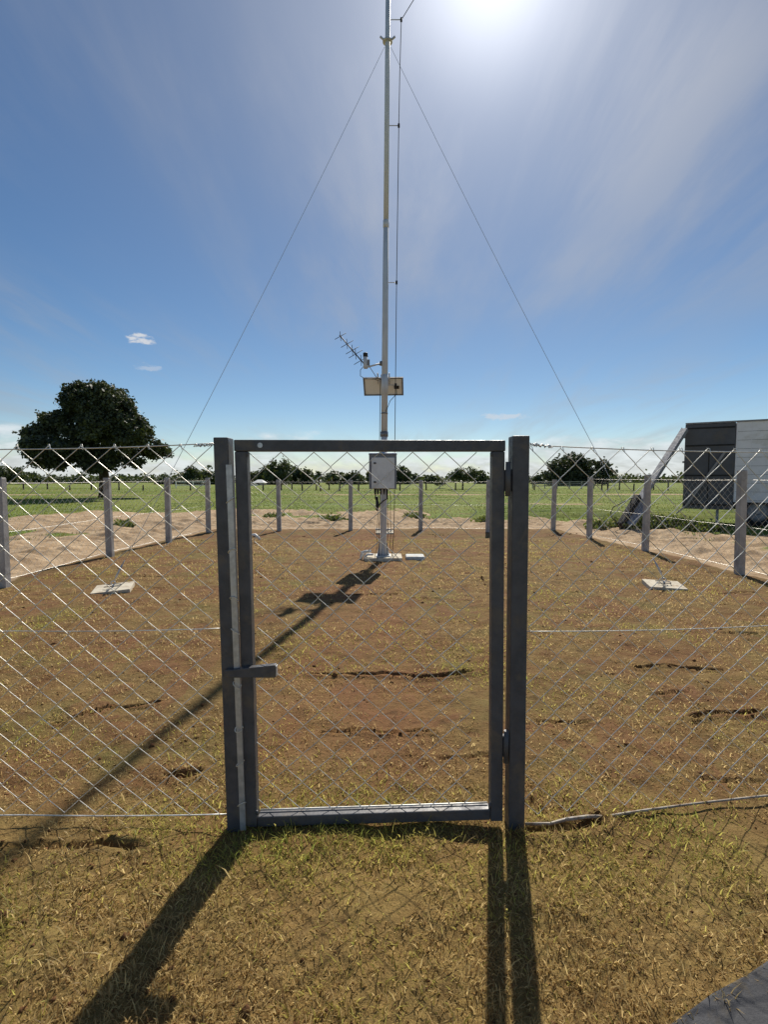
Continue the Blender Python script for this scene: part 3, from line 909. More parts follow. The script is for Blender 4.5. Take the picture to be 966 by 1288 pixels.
# front fence, panel right of the gate
fr = thing('chain_link_fence', 'chain link fence panel beside the hinge side of the gate', 'fence', (0.535, 2.085, 0))
steel_post('gate_post', 0, 0.068, -0.005, 0.075, 1.671, -0.011, fr)
for z, z1 in ((1.636, 1.614), (0.852, 0.828)):
    obj('line_wire', wire_mb([(0.055, 0.03, z), (1.24, 0.20, z1), (2.6, 0.40, z1), (5.2, 0.80, 1.55 if z > 1 else z1)], 0.0024, sag=0.008), 'wire', fr)
mb = MB()
for q in range(3):
    mb.tube(twist((0.06 + q * .012, 0.03, 1.640 - q * .003), (1, .13, -0.09), 50 + q, L=0.11 - .02 * q), 0.0021, 5)
obj('tie_wire', mb, 'galvanised', fr)
c = obj('chain_mesh', chain_mesh((0.072, 0.03), (5.2, 0.795), 0.04, 1.622, sag=0.014, seed=12), 'wire', fr); c['kind'] = 'stuff'
p = obj('post', post_mb(1.58), 'concrete', fr); p.location = (2.62, 0.46, 0)
pts = [(0.61, 2.10, 0.012), (0.72, 2.112, 0.004), (0.80, 2.125, 0.016), (0.90, 2.14, 0.018), (0.98, 2.15, 0.010), (1.15, 2.178, 0.018), (1.4, 2.22, 0.022), (1.75, 2.27, 0.026), (2.4, 2.36, 0.02), (3.2, 2.48, 0.02)]
tag(obj('pale_conduit', MB().tube(pts, [0.007, 0.007, 0.008, 0.008, 0.007, 0.006, 0.005, 0.005, 0.005, 0.005], 8), 'conduit'), 'thin pale conduit half buried under the fence beside the hinge post', 'pipe')

# the gate
gt = thing('gate', 'dark painted steel frame gate filled with chain link', 'gate', (-0.60, 2.09, 0))


def gx(x, z):                      # the gate hangs very slightly out of plumb
    return x + 0.60 - 0.016 * (z / 1.66)


def gbox(name, c, parent=gt, m='gate_paint', bev=0.004):
    return obj(name, MB().hexa(c), m, parent, bevel=bev)


def stile(x0, x1, z0, z1):
    return [(gx(x0, z0), 0, z0), (gx(x1, z0), 0, z0), (gx(x1, z0), 0.05, z0), (gx(x0, z0), 0.05, z0), (gx(x0, z1), 0, z1), (gx(x1, z1), 0, z1), (gx(x1, z1), 0.05, z1), (gx(x0, z1), 0.05, z1)]


gbox('stile', stile(-0.596, -0.545, 0.004, 1.607))
gbox('stile', stile(0.458, 0.510, 0.030, 1.607))
gbox('top_rail', [(gx(-0.598, 1.6), -.001, 1.608), (gx(0.512, 1.6), -.001, 1.608), (gx(0.512, 1.6), .051, 1.608), (gx(-0.598, 1.6), .051, 1.608),
                  (gx(-0.598, 1.65), -.001, 1.655), (gx(0.512, 1.65), -.001, 1.653), (gx(0.512, 1.65), .051, 1.653), (gx(-0.598, 1.65), .051, 1.655)])
gbox('bottom_rail', [(gx(-0.543, 0), 0, 0.004), (gx(0.456, 0), 0, 0.036), (gx(0.456, 0), .05, 0.036), (gx(-0.543, 0), .05, 0.004),
                     (gx(-0.543, 0), 0, 0.050), (gx(0.456, 0), 0, 0.084), (gx(0.456, 0), .05, 0.084), (gx(-0.543, 0), .05, 0.050)])
c = obj('chain_mesh', chain_mesh((gx(-0.552, .8), 0.036), (gx(0.449, .8), 0.036), 0.06, 1.606, sag=0.012, seed=13, hooks=False), 'wire', gt); c['kind'] = 'stuff'
obj('line_wire', wire_mb([(gx(-0.54, 0), 0.036, 0.058), (gx(0.45, 0), 0.036, 0.091)], 0.0035, sag=0.0), 'wire', gt)
lt = gbox('latch_bar', [(gx(-0.652, .7), -.034, 0.674), (gx(-0.443, .7), -.034, 0.674), (gx(-0.443, .7), -.004, 0.674), (gx(-0.652, .7), -.004, 0.674),
                        (gx(-0.652, .7), -.034, 0.706), (gx(-0.443, .7), -.034, 0.728), (gx(-0.443, .7), -.004, 0.728), (gx(-0.652, .7), -.004, 0.706)], bev=0.003)
obj('end_cap', MB().box((gx(-0.442, .7), -.030, 0.680), (gx(-0.4385, .7), -.008, 0.722)), 'galvanised', lt)
for z in (1.49, 0.36):
    h = obj('hinge', MB().box((gx(0.505, z), 0.004, z - 0.045), (gx(0.541, z), 0.030, z + 0.045)), 'gate_paint', gt, bevel=0.003)
    obj('pin', MB().tube([(gx(0.521, z), -0.006, z - 0.065), (gx(0.521, z), -0.006, z + 0.075)], 0.011, 10), 'gate_paint', h)
for x_ in (-0.545, 0.458):
    for z_ in (1.606, 0.06 if x_ < 0 else 0.09):
        obj('weld_bead', MB().tube([(gx(x_, z_) + (0.002 if x_ < 0 else -0.002), -0.0005, z_ - 0.02 * q_ * (1 if z_ > 1 else -1)) for q_ in range(2)], 0.004, 6), 'gate_paint', gt)
obj('weld_mark', MB().tube([(gx(-0.49, 1.63), -0.001, 1.632), (gx(-0.49, 1.63), -0.004, 1.632)], 0.011, 10), 'galvanised', gt)

# ------------------------------------------------------------------ mast and what hangs on it
MX, MY = -0.015, 9.38
LEAN = 0.0085                               # metres sideways per metre of height


def mp(z, dx=0.0, dy=0.0):
    return Vector((LEAN * z + dx, dy, z))


mast = thing('instrument_mast', 'tall guyed grey steel mast on a concrete base inside the fence', 'mast', (MX, MY, 0))
mz = lambda z0, z1, r0, r1, n=20: MB().tube([mp(z0), mp((z0 + z1) / 2), mp(z1)], [r0, (r0 + r1) / 2, r1], n)
obj('pole_section', mz(0.075, 2.28, 0.060, 0.060), 'mast_metal', mast)
obj('pole_section', mz(2.32, 6.0, 0.060, 0.050), 'mast_metal', mast)
obj('pole_section', mz(6.0, 9.95, 0.046, 0.042), 'mast_metal', mast)
obj('coupling', mz(2.25, 2.34, 0.072, 0.072), 'panel_frame', mast)
obj('coupling', mz(5.93, 6.06, 0.053, 0.053), 'mast_metal', mast)
obj('coupling', mz(3.00, 3.36, 0.064, 0.064), 'mast_metal', mast)
obj('clamp_band', mz(2.66, 2.68, 0.064, 0.064), 'panel_frame', mast)
obj('base_plate', MB().box((-0.13, -0.13, 0.055), (0.13, 0.13, 0.075)), 'galvanised', mast, bevel=0.003)
for q in range(4):
    M = Matrix.Rotation(q * math.pi / 2 + math.pi / 4 * 0, 4, 'Z')
    b = MB(); b.hexa([M @ Vector(p) for p in ((0.058, -.005, .076), (0.115, -.005, .076), (0.115, .005, .076), (0.058, .005, .076), (0.056, -.005, .30), (0.07, -.005, .30), (0.07, .005, .30), (0.056, .005, .30))])
    obj('gusset', b, 'galvanised', mast)
for sx in (-1, 1):
    for sy in (-1, 1):
        obj('anchor_bolt', MB().tube([(sx * .10, sy * .10, .05), (sx * .10, sy * .10, .115)], 0.011, 6), 'galvanised', mast)
cb = obj('cross_bracket', MB().box((-0.13, -0.02, 0.535), (0.135, -0.085 + 0.09, 0.56)), 'galvanised', mast)
for sx in (-1, 1):
    obj('insulator', MB().tube([(sx * .085, -.012, .548), (sx * .145, -.012, .548)], 0.018, 10), 'pvc', mast)
rg = obj('guy_ring', MB().tube([mp(9.05), mp(9.075)], 0.085, 16), 'galvanised', mast)
for q in range(3):
    a = R(210 + 120 * q) if q < 2 else R(90)
    obj('lug', MB().bar(mp(9.06) + Vector((math.cos(a) * .07, math.sin(a) * .07, 0)), mp(9.085) + Vector((math.cos(a) * .15, math.sin(a) * .15, 0)), 0.02, 0.03), 'galvanised', rg)
obj('mast_cap', mz(9.95, 9.99, 0.048, 0.048), 'galvanised', mast)
obj('lightning_rod', MB().tube([mp(9.98), mp(10.7)], [0.010, 0.004], 8), 'galvanised', mast)
# lightning conductor cable held off the mast by stand-offs
dl = [mp(9.99, 0.62), mp(9.72, 0.43), mp(9.42, 0.235), mp(7.67, 0.210), mp(4.99, 0.198), mp(2.3, 0.196), mp(1.0, 0.20), mp(0.45, 0.19), mp(0.02, 0.165)]
obj('down_cable', MB().tube([dl[0], dl[1], dl[2] + Vector((0.015, 0, .02)), dl[2]] + [dl[2].lerp(dl[3], .5) + Vector((-0.005, 0, 0))] + dl[3:], 0.0065, 6), 'cable', mast)
for z, xo in ((9.42, 0.235), (7.67, 0.210), (4.99, 0.198), (3.18, 0.2)):
    so = obj('stand_off', MB().tube([mp(z, 0.04), mp(z, xo + 0.012)], 0.0075, 8), 'galvanised', mast)
    obj('insulator', MB().tube([mp(z - .03, xo, -0.0), mp(z + .03, xo, -0.0)], 0.019, 10), 'black_plastic', so)
obj('top_boom', MB().tube([mp(9.90, 0.03), mp(9.99, 0.63)], 0.010, 8), 'galvanised', mast)
# cables that run down from the box
for q, (x, m, r) in enumerate(((-0.105, 'earth_wire', 0.005), (0.125, 'earth_wire', 0.005), (-0.072, 'cable', 0.006), (0.074, 'cable', 0.005))):
    pts = [mp(1.34, x * .8, -.16), mp(1.12, x * 1.0, -.12), mp(0.8, x, -.085), mp(0.5, x + .012 * (1 if q % 2 else -1), -.08), mp(0.25, x - .005, -.09), mp(0.0, x * (1.6 if q < 2 else 1.1), -.13)]
    obj('cable', MB().tube(pts, r, 6), m, mast)
obj('cable', MB().tube([mp(3.3, -.078, -.01), mp(2.6, -.082, -.02), mp(2.2, -.084, -.02), mp(1.95, -.07, -.05)], 0.006, 6), 'cable', mast)
obj('cable', MB().tube([(-.13, -.17, 1.31), (-.14, -.17, 1.14), (-.10, -.15, 1.02), (-.13, -.14, 0.93), (-.08, -.12, 1.0), (0.0, -.12, 1.08), (.07, -.14, 1.12), (.06, -.16, 1.31)], 0.012, 7), 'cable', mast)
obj('cable_bundle', MB().tube([(-.115, -.15, 1.16), (-.105, -.14, 1.0), (-.11, -.13, .90)], [0.018, 0.034, 0.016], 8), 'black_plastic', mast)

tag(obj('concrete_pad', MB().box((MX - 0.33, 9.11, -0.12), (MX + 0.345, 9.68, 0.055)), 'slab', bevel=0.008), 'cream concrete pad under the mast', 'concrete pad')
tag(obj('concrete_cover', MB().box((0.405, 9.22, -0.05), (0.750, 9.60, 0.062)), 'grey_slab', bevel=0.025, seg=3), 'pale grey slab cover lying beside the mast pad', 'slab')
tag(obj('conduit_elbow', MB().tube([(-0.42, 9.36, -0.06), (-0.42, 9.36, 0.07), (-0.40, 9.35, 0.12), (-0.34, 9.33, 0.145), (-0.24, 9.30, 0.15)], 0.026, 10).tube([(-0.36, 9.26, -0.03), (-0.35, 9.25, 0.06), (-0.30, 9.24, 0.10), (-0.2, 9.22, 0.105)], 0.022, 10), 'pvc'), 'white plastic conduit bend beside the mast pad', 'pipe')
tag(obj('conduit_elbow', MB().tube([(-3.14, 11.8, -0.08), (-3.13, 11.8, 0.10), (-3.08, 11.79, 0.17), (-3.00, 11.78, 0.18), (-2.93, 11.77, 0.12), (-2.88, 11.76, 0.06)], 0.032, 10), 'pvc'), 'white plastic conduit bend sticking out of the turf near the back fence', 'pipe')

# control box
bx = thing('control_box', 'grey metal control box with a pale door fixed to the mast', 'control box', (MX, MY, 1.30))
obj('body', MB().box((-0.252, -0.27, 0.0), (0.240, -0.075, 0.615)), 'box_grey', bx, bevel=0.006)
dr = obj('door', MB().box((-0.207, -0.292, 0.012), (0.205, -0.272, 0.560)), 'box_door', bx, bevel=0.006)
for z in (0.46, 0.125):
    lk = obj('lock', MB().tube([(-0.150, -0.293, z), (-0.150, -0.306, z)], 0.017, 12), 'black_plastic', dr)
    obj('wing', MB().box((-0.172, -0.312, z - 0.008), (-0.120, -0.3065, z + 0.008)), 'black_plastic', dr)
obj('rain_hood', MB().hexa([(-0.262, -0.30, 0.618), (0.250, -0.30, 0.618), (0.250, -0.07, 0.618), (-0.262, -0.07, 0.618), (-0.245, -0.29, 0.640), (0.235, -0.29, 0.640), (0.235, -0.07, 0.655), (-0.245, -0.07, 0.655)]), 'galvanised', bx)
for x in (-0.15, -0.10, -0.045, 0.02, 0.075):
    obj('cable_gland', MB().tube([(x, -0.17, 0.0), (x, -0.17, -0.05), (x, -0.165, -0.10)], [0.017, 0.014, 0.010], 8), 'black_plastic', bx)
for z in (0.10, 0.48):
    obj('mount_rail', MB().box((-0.16, -0.074, z), (0.16, -0.050, z + 0.04)), 'galvanised', bx)

# solar panel, seen from behind
sp = thing('solar_panel', 'small tilted solar panel on the mast showing its beige back', 'solar panel', (MX + 0.005, MY + 0.20, 3.19), rz=R(-4))
T = Matrix.Rotation(R(-52), 4, 'X') @ Matrix.Diagonal((1, 0.72, 1, 1))
fr_ = MB()
for a_, b_ in (((-.37, -.25, -.018), (.37, -.222, .018)), ((-.37, .222, -.018), (.37, .25, .018)), ((-.37, -.222, -.018), (-.343, .222, .018)), ((.343, -.222, -.018), (.37, .222, .018))):
    fr_.box(a_, b_, T)
obj('frame', fr_, 'panel_frame', sp)
obj('back_sheet', MB().box((-.342, -.221, -.004), (.342, .221, .004), T), 'panel_back', sp)
cells = obj('cell_face', MB().box((-.342, -.221, .0055), (.342, .221, .012), T), 'panel_cells', sp)
obj('junction_box', MB().box((.20, -.02, -.034), (.29, .05, -.0045), T), 'black_plastic', sp)
obj('bracket', MB().bar((0.03, -0.20, 0.18), (0.03, -0.05, 0.0), 0.13, 0.02).bar((-.09, -.23, .20), (-.09, -.10, .03), .02, .03).bar((.12, -.23, .20), (.12, -.10, .03), .02, .03), 'galvanised', sp)
obj('cable', MB().tube([Vector((.24, -.02, -.03)), Vector((.25, -.12, -.16)), Vector((.14, -.24, -.3)), Vector((.06, -.25, -.5))], 0.006, 6), 'cable', sp)

# yagi antenna and canister on a side arm
ya = thing('yagi_antenna', 'yagi antenna with crossed rods aimed up at the sky from the mast arm', 'antenna', (MX - 0.36, MY - 0.02, 3.52))
B0, B1 = Vector((0.06, 0.0, -0.02)), Vector((-0.45, 0.30, 0.62))
obj('boom', MB().tube([B0, B1], 0.011, 8), 'cable', ya)
bd = (B1 - B0).normalized()
e1 = Vector((0.62, 0.20, 0.42)); e1 = (e1 - bd * e1.dot(bd)).normalized(); e2 = bd.cross(e1)
for q, (f, l1) in enumerate(((0.20, .155), (0.40, .15), (0.52, .145), (0.72, .135), (0.97, .125))):
    c_ = B0.lerp(B1, f)
    for e in (e1, e2):
        obj('element', MB().tube([c_ - e * l1, c_ + e * l1], 0.0055, 6), 'cable', ya)
obj('clamp', MB().box((0.01, -0.03, -0.05), (0.08, 0.03, 0.03)), 'galvanised', ya)
obj('cable', MB().tube([(0.0, -.01, -.02), (-0.05, -.03, -.08), (-0.05, -.04, -.19), (0.03, -.05, -.24), (0.2, -.06, -.25), (0.30, -.05, -.28)], 0.006, 6), 'cable', ya)
sa = thing('sensor_canister', 'grey sensor canister with a dark cap on an arm off the mast', 'sensor', (MX - 0.32, MY - 0.05, 3.47))
obj('arm', MB().tube([(0.0, 0, 0.01), (0.29, 0.05, 0.10)], 0.016, 10), 'mast_metal', sa)
obj('strut', MB().tube([(0.08, 0.01, 0.02), (0.20, 0.03, -0.16), (0.29, 0.04, -0.20)], 0.006, 6), 'cable', sa)
obj('body', MB().tube([(0, 0, 0.0), (0, 0, 0.02), (0, 0, 0.20)], [0.030, 0.040, 0.040], 14), 'mast_metal', sa)
obj('cap', MB().tube([(0, 0, 0.201), (0, 0, 0.265), (0, 0, 0.275)], [0.043, 0.043, 0.03], 14), 'black_plastic', sa)
obj('connector', MB().box((0.040, -0.03, 0.05), (0.078, 0.03, 0.15)), 'box_grey', sa, bevel=0.004)
obj('clamp', MB().tube([(0.27, 0.045, 0.06), (0.29, 0.05, 0.13)], 0.03, 8), 'panel_frame', sa)

# guy wires and their anchors
top = Vector((MX + LEAN * 9.07, MY, 9.08))
anch = ((-3.62, 6.72, 0.30, 'left'), (3.86, 6.93, -0.18, 'right'), (0.02, 13.75, 0.0, 'back'))
alab = ('cream guy anchor slab on the turf on the mango tree side', 'cream guy anchor slab on the turf on the truck side', 'cream guy anchor slab on the turf behind the mast')
glab = ('thin guy wire from the mast top to the anchor slab on the mango tree side', 'thin guy wire from the mast top to the anchor slab on the truck side', 'thin guy wire from the mast top to the anchor slab behind the mast')
for q, (x, y, rz, _) in enumerate(anch):
    an = thing('guy_anchor', alab[q], 'anchor', (x, y, 0), rz=rz, group='guy wire anchors')
    M = Matrix.Rotation(R(5), 4, 'X') @ Matrix.Rotation(R((-4, 2, 0)[q]), 4, 'Y')
    obj('slab', MB().box((-0.235, -0.19, -0.02), (0.235, 0.19, 0.045), M), 'slab', an, bevel=0.006)
    obj('eye_bolt', MB().tube([(0, 0, 0.0), (0, 0, 0.075)], 0.012, 8).tube([Vector((math.cos(a) * .026, 0, .10 + math.sin(a) * .026)) for a in np.linspace(0, 6.28, 13)], 0.007, 6), 'galvanised', an)
    obj('loose_wire', MB().tube([(-.10, -.05, .06), (-.02, -.09, .07), (.07, -.05, .065), (.09, .05, .07), (.0, .10, .068), (-.09, .06, .07)], 0.006, 6), 'cable', an)
    gw = thing('guy_wire', glab[q], 'guy wire', (x, y, 0.10), group='mast guy wires')
    tv = top - Vector((x, y, 0.10)); td = tv.normalized()
    pts = [tv * f - Vector((0, 0, 0.10 * 4 * f * (1 - f))) for f in np.linspace(0.035, 0.985, 24)]
    obj('strand', MB().tube(pts, 0.0036, 5), 'galvanised', gw)
    tb_ = obj('turnbuckle', MB().tube([td * 0.02, td * 0.07, td * 0.09, td * 0.25, td * 0.27, td * 0.33], [0.006, 0.006, 0.014, 0.014, 0.006, 0.006], 8), 'galvanised', gw)

# ------------------------------------------------------------------ truck
tk = thing('box_truck', 'grey box truck with a dark end panel parked beyond the fence', 'truck', (9.75, 16.6, 0), rz=R(-33))
# local x runs along the side towards the cab, y away from the plot
obj('box_body', MB().box((1.36, 0.0, 0.74), (6.2, 2.35, 3.22)), 'truck_white', tk, bevel=0.02)
ep = obj('end_panel', MB().box((0.0, -0.012, 0.50), (1.352, 2.36, 3.215)), 'truck_dark', tk, bevel=0.02)
obj('roof_edge', MB().box((0.0, -0.03, 3.217), (6.2, 0.03, 3.262)), 'ramp_metal', tk)
for q in range(5):
    obj('side_rib', MB().box((1.75 + q * 0.95, -0.012, 0.78), (1.765 + q * 0.95, -0.002, 3.18)), 'truck_white', tk)
obj('shade_skirt', MB().box((2.7, 0.06, 0.20), (6.1, 0.12, 0.66)), 'truck_frame', tk)  # dark sheet added to stand in for shade beneath the box
obj('shade_flap', MB().box((1.45, 0.0, 0.30), (1.50, 0.4, 0.70)), 'truck_frame', tk)  # small dark plate, likewise added to deepen the underside shade
for q in range(9):
    obj('side_board', MB().box((1.40, -0.006, 0.80 + q * 0.265), (6.15, -0.0005, 0.806 + q * 0.265)), 'truck_frame', tk)
for z in (0.62, 1.55, 2.5, 3.05):
    obj('panel_strap', MB().box((0.03, -0.022, z), (1.33, -0.0125, z + 0.05)), 'truck_frame', ep)
obj('panel_seam', MB().box((0.66, -0.020, 0.70), (0.69, -0.0125, 2.48)), 'truck_frame', ep)
for x in (1.5, 3.0, 4.6):
    obj('marker_light', MB().box((x, -0.05, 0.705), (x + 0.10, -0.021, 0.733)), 'panel_back', tk)
obj('lower_rail', MB().box((1.36, -0.02, 0.70), (6.2, 0.05, 0.738)), 'truck_frame', tk)
obj('chassis', MB().box((0.3, 0.6, 0.50), (7.4, 0.72, 0.698)).box((0.3, 1.62, 0.50), (7.4, 1.74, 0.698)).box((2.4, 0.15, 0.40), (3.6, 0.55, 0.69)), 'truck_frame', tk)
obj('top_bracket', MB().box((-0.09, 0.0, 2.78), (-0.002, 0.12, 2.84)).box((-0.09, 0.0, 3.02), (-0.002, 0.12, 3.10)).box((-0.12, 0.02, 2.75), (-0.09, 0.10, 3.12)), 'ramp_metal', ep)
obj('side_hinge', MB().box((-0.05, 0.0, 1.98), (-0.002, 0.08, 2.04)), 'ramp_metal', ep)


def wheel(x, y):
    w_ = MB(); r_ = MB()
    prof = [(0.30, -.10), (0.43, -.12), (0.47, -.07), (0.47, .07), (0.43, .12), (0.30, .10)]
    n = 26
    vs = [(math.cos(2 * math.pi * k / n) * r, t, math.sin(2 * math.pi * k / n) * r) for r, t in prof for k in range(n)]
    w_._add(vs, [(i * n + k, (i + 1) * n + k, (i + 1) * n + (k + 1) % n, i * n + (k + 1) % n) for i in range(5) for k in range(n)], True)
    wo = thing('wheel', None, None, (x, y, 0.46)); wo.parent = tk
    obj('tyre', w_, 'rubber', wo)
    r_.tube([(0, -.06, 0), (0, -.055, 0), (0, .06, 0)], [0.20, 0.305, 0.305], 24).tube([(0, -.11, 0), (0, -.05, 0)], [0.07, 0.10], 14)
    obj('rim', r_, 'ramp_metal', wo)


for x in (2.0, 7.0):
    for y in (0.15, 2.2):
        wheel(x, y)
cbn = obj('cab', MB().hexa([(6.35, 0.08, 0.55), (8.05, 0.08, 0.55), (8.05, 2.27, 0.55), (6.35, 2.27, 0.55), (6.35, 0.12, 2.45), (7.65, 0.12, 2.45), (7.65, 2.23, 2.45), (6.35, 2.23, 2.45)]), 'truck_white', tk, bevel=0.06, seg=3)
obj('side_window', MB().hexa([(6.75, 0.085, 1.55), (7.72, 0.085, 1.55), (7.72, 0.092, 1.55), (6.75, 0.092, 1.55), (6.75, 0.096, 2.2), (7.5, 0.096, 2.2), (7.5, 0.11, 2.2), (6.75, 0.11, 2.2)]), 'glass', cbn)
obj('support_leg', MB().box((0.92, 0.10, -0.02), (1.0, 0.18, 0.52)).box((0.84, 0.04, 0.0), (1.08, 0.24, 0.03)), 'ramp_metal', tk)
# inclined arm from the top corner down to the ground, with a dark foot
Minv = (Matrix.Translation((9.75, 16.6, 0)) @ Matrix.Rotation(R(-33), 4, 'Z')).inverted()
L_ = lambda p: Minv @ Vector(p)
A0, A1 = L_((9.64, 16.45, 3.04)), L_((6.80, 14.35, 0.16))
arm = obj('loading_arm', MB().bar(A0, A1, 0.20, 0.12), 'ramp_metal', tk, bevel=0.01)
F0, F1 = A1.lerp(A0, 0.255) + Vector((-.06, -.10, .03)), A1 + Vector((-.06, -.10, -.03))
ft = obj('arm_foot', MB().bar(F0, F1, 0.20, 0.26), 'rubber', arm, bevel=0.03)
obj('foot_plate', MB().bar(F0 + Vector((.18, 0, -.12)), F1 + Vector((.18, 0, .06)), 0.34, 0.03), 'ramp_metal', arm)
for q in range(5):
    c0 = F1.lerp(F0, 0.1 + 0.2 * q)
    obj('tread_bar', MB().bar(c0 + Vector((-.06, -.13, .0)), c0 + Vector((.07, -.13, .09)), 0.03, 0.03), 'truck_frame', arm)
hs = [F1 + Vector((-.10, -.10, .12)), F1 + Vector((-.24, -.1, .26)), F1 + Vector((-.20, -.1, .55)), F0 + Vector((-.12, -.05, .02))]
obj('hose', MB().tube([hs[0], hs[1], hs[1].lerp(hs[2], .5) + Vector((-.05, 0, 0)), hs[2], hs[3]], 0.014, 6), 'cable', arm)
br = obj('brace', MB().bar((1.10, -0.06, 2.32), (0.12, -0.10, 0.62), 0.07, 0.07).bar((0.12, -0.10, 0.62), (-0.16, -0.14, 0.34), 0.04, 0.04), 'ramp_metal', tk)


# rank weeds on the spoil bank in front of the truck, and stray tufts on the bare strip
def weeds(spots, seed, label):
    g = np.random.default_rng(seed)
    cs = []
    for x, y, r, h in spots:
        n = int(14 + 70 * r * h)
        z0 = float(height(np.array([x]), np.array([y]))[0])
        cs.append(np.stack([x + g.normal(0, r * .5, n), y + g.normal(0, r * .4, n), z0 + g.uniform(0.0, 1, n) ** 2 * h * .7], 1))
    tag(obj('weeds', leaf_mesh('weeds', np.concatenate(cs), 0.08, 22, 0.10, droop=-0.6, seed=seed), 'weed_leaf'), label, 'weeds', kind='stuff')


weeds(((7.5, 14.3, .55, .32), (8.2, 14.2, .6, .35), (8.0, 14.8, .6, .3), (8.9, 13.9, .5, .25), (7.1, 15.0, .5, .3), (7.7, 15.6, .5, .3)), 700, 'rank green weeds on rough ground in front of the truck')
weeds(((6.3, 15.0, .3, .16), (-4.2, 18.8, .3, .08), (3.4, 17.3, .25, .08), (1.2, 18.5, .3, .07), (-8.0, 15.5, .3, .07), (-1.8, 17.4, .3, .08)), 740, 'small weed tufts on the bare sandy strip outside the fence')

# ------------------------------------------------------------------ far pasture furniture
pf = thing('pasture_fence', 'dark wooden post fence crossing the pasture in the distance', 'fence', (0, 58, 0))
prev = None
for i, (px, Yd) in enumerate(((5, 60), (30, 60), (60, 61), (88, 60), (115, 60), (150, 61), (180, 60), (240, 60), (275, 60), (331, 59), (354, 58), (367, 62), (380, 56), (398, 60), (403, 55), (414, 62), (427, 56), (451, 56), (478, 57), (503, 56), (536, 60), (573, 62), (620, 58), (647, 60), (672, 62), (757, 60), (764, 54), (779, 66), (797, 62), (822, 66), (840, 63), (870, 62), (905, 64), (940, 63))):
    g = random.Random(900 + i)
    x = (px - 483) / 640 * Yd
    h = g.uniform(0.65, 1.15)
    q = obj('post', MB().tube([(0, 0, -.3), (g.uniform(-.03, .03), 0, h * .5), (g.uniform(-.05, .05), 0, h)], [0.09, 0.085, 0.075], 7), 'old_wood', pf)
    q.location = (x, Yd - 58, 0)
ws = [(-44, 2, 0), (-20, 2.5, 0), (0, -1, 0), (14, 3, 0), (44, 5, 0)]
for z in (0.5, 0.95):
    obj('line_wire', wire_mb([(a, b, z) for a, b, _ in ws], 0.004, 4), 'wire', pf)


def rail_pen(label, x0, x1, y, h, nr, m):
    p = thing('rail_pen', label, 'pen', (x0, y, 0))
    n = max(2, int((x1 - x0) / 1.6) + 1)
    for i in range(n):
        obj('post', MB().box((-.06, -.06, -.2), (.06, .06, h + .08)), m, p).location = ((x1 - x0) * i / (n - 1), 0, 0)
    for k_ in range(nr):
        z = h * (k_ + 1) / nr
        obj('rail', MB().box((-.1, -.10, z - .06), (x1 - x0 + .1, -.062, z + .05)), m, p)


mat('grey_rail', (0.34, 0.32, 0.30), (0.25, 0.24, 0.22), rough=0.9, scale=3)
rail_pen('low grey railed pen beyond the fence beneath the domed mango', 21.6, 30.5, 74, 0.95, 3, 'grey_rail')
rail_pen('pale railed pen in the pasture near the large mango tree', -29.4, -24.6, 72, 0.95, 2, 'white_paint')
wg = thing('white_rail_post', 'white post with a white cross rail in the pasture beside a hut', 'post', (-16.0, 60, 0))
obj('post', MB().box((-.14, -.08, -.2), (.14, .08, 2.4)), 'white_paint', wg)
obj('rail', MB().box((.141, -.05, 0.55), (1.15, .05, 0.72)), 'white_paint', wg)
obj('stay', MB().bar((.10, -.10, 1.2), (.9, -.10, .74), .08, .06), 'white_paint', wg)
ht = thing('field_hut', 'small hut with a bright pitched roof before the far trees', 'hut', (-24.6, 101, 0))
obj('wall', MB().box((-1.0, -1.0, -.2), (1.0, 1.0, 0.55)), 'plaster', ht)
obj('roof', MB()._add([(-1.25, -1.25, .52), (1.25, -1.25, .52), (1.25, 1.25, .52), (-1.25, 1.25, .52), (-.4, 0, 1.15), (.4, 0, 1.15)], [(0, 1, 5, 4), (1, 2, 5), (2, 3, 4, 5), (3, 0, 4), (3, 2, 1, 0)]), 'white_paint', ht)
obj('door', MB().box((-.35, -1.02, -.1), (.1, -1.002, 0.48)), 'old_wood', ht)

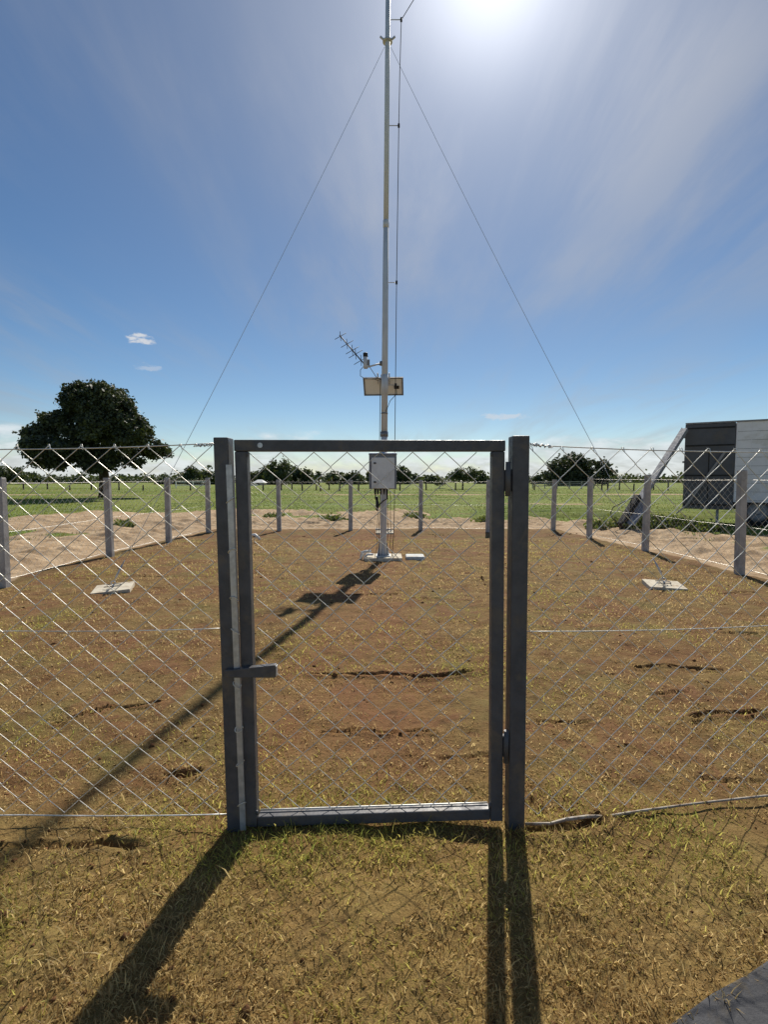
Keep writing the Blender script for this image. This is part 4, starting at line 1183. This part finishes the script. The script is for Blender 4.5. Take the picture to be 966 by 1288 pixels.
# grey paved corner beside the turf
m_ = MB()
pv = [(0.45, 1.15), (0.80, 1.305), (0.95, 1.380), (1.10, 1.440), (1.40, 1.58), (1.85, 1.78), (3.2, 1.85), (3.2, 0.2), (0.45, 0.2)]
n_ = len(pv)
m_._add([(x, y, 0.013) for x, y in pv] + [(x, y, -0.10) for x, y in pv], [tuple(reversed(range(n_)))] + [(i, (i + 1) % n_, n_ + (i + 1) % n_, n_ + i) for i in range(n_)])
mat('paving', (0.062, 0.062, 0.066), (0.044, 0.044, 0.047), rough=0.9, scale=18, bump=0.003, bscale=120, dirt=(0.085, 0.068, 0.045), dscale=9)
obj('pavement', m_, 'paving', bevel=0.008)['kind'] = 'structure'


def clods():
    g = np.random.default_rng(5)
    n = 5200
    Y = 1.0 + g.random(n) ** 1.7 * 12.5
    X = g.uniform(-1, 1, n) * (0.86 * Y + 0.6)
    keep = (plot_sdf(X, Y) < -0.1) & (fbm(X, Y, 0.6, 3, 201) > -0.05)
    X, Y = X[keep], Y[keep]
    ex, ey = [], []
    for pts, wd, dep in CRACKS:                     # crumbs broken off along the open joints
        for (ax, ay), (bx_, by) in zip(pts[:-1], pts[1:]):
            k = int(15 * math.hypot(bx_ - ax, by - ay) / 0.3)
            t = g.random(k)
            ex.append(ax + (bx_ - ax) * t + g.normal(0, 0.012, k)); ey.append(ay + (by - ay) * t + g.normal(0, wd * 1.3, k))
    nb = len(X)
    X = np.concatenate([X] + ex); Y = np.concatenate([Y] + ey)
    n = len(X)
    size = g.gamma(2.6, 0.0020, n) * (1 + 0.07 * Y)
    Z = height(X, Y)
    base = np.array([(1, 0, 0), (0, 1, 0), (-1, 0, 0), (0, -1, 0), (0, 0, 0.8), (0, 0, -0.8)], float)
    v = base[None] * size[:, None, None] * g.uniform(0.6, 1.35, (n, 6, 1))
    a = g.uniform(0, 6.28, n)[:, None]
    vx = v[:, :, 0] * np.cos(a) - v[:, :, 1] * np.sin(a) + X[:, None]
    vy = v[:, :, 0] * np.sin(a) + v[:, :, 1] * np.cos(a) + Y[:, None]
    V = np.stack([vx, vy, v[:, :, 2] + Z[:, None]], 2).reshape(-1, 3)
    tri = np.array([(0, 1, 4), (1, 2, 4), (2, 3, 4), (3, 0, 4), (1, 0, 5), (2, 1, 5), (3, 2, 5), (0, 3, 5)])
    me = np_mesh('soil_clods', V, None, (np.arange(n)[:, None, None] * 6 + tri[None]).reshape(-1, 3))
    mat('clod', (0.17, 0.085, 0.038), (0.095, 0.050, 0.024), rough=0.95, scale=6, spec=0.1)
    tag(obj('soil_clods', me, 'clod'), 'red-brown crumbs of soil scattered over the dry turf', 'soil', kind='stuff')


clods()
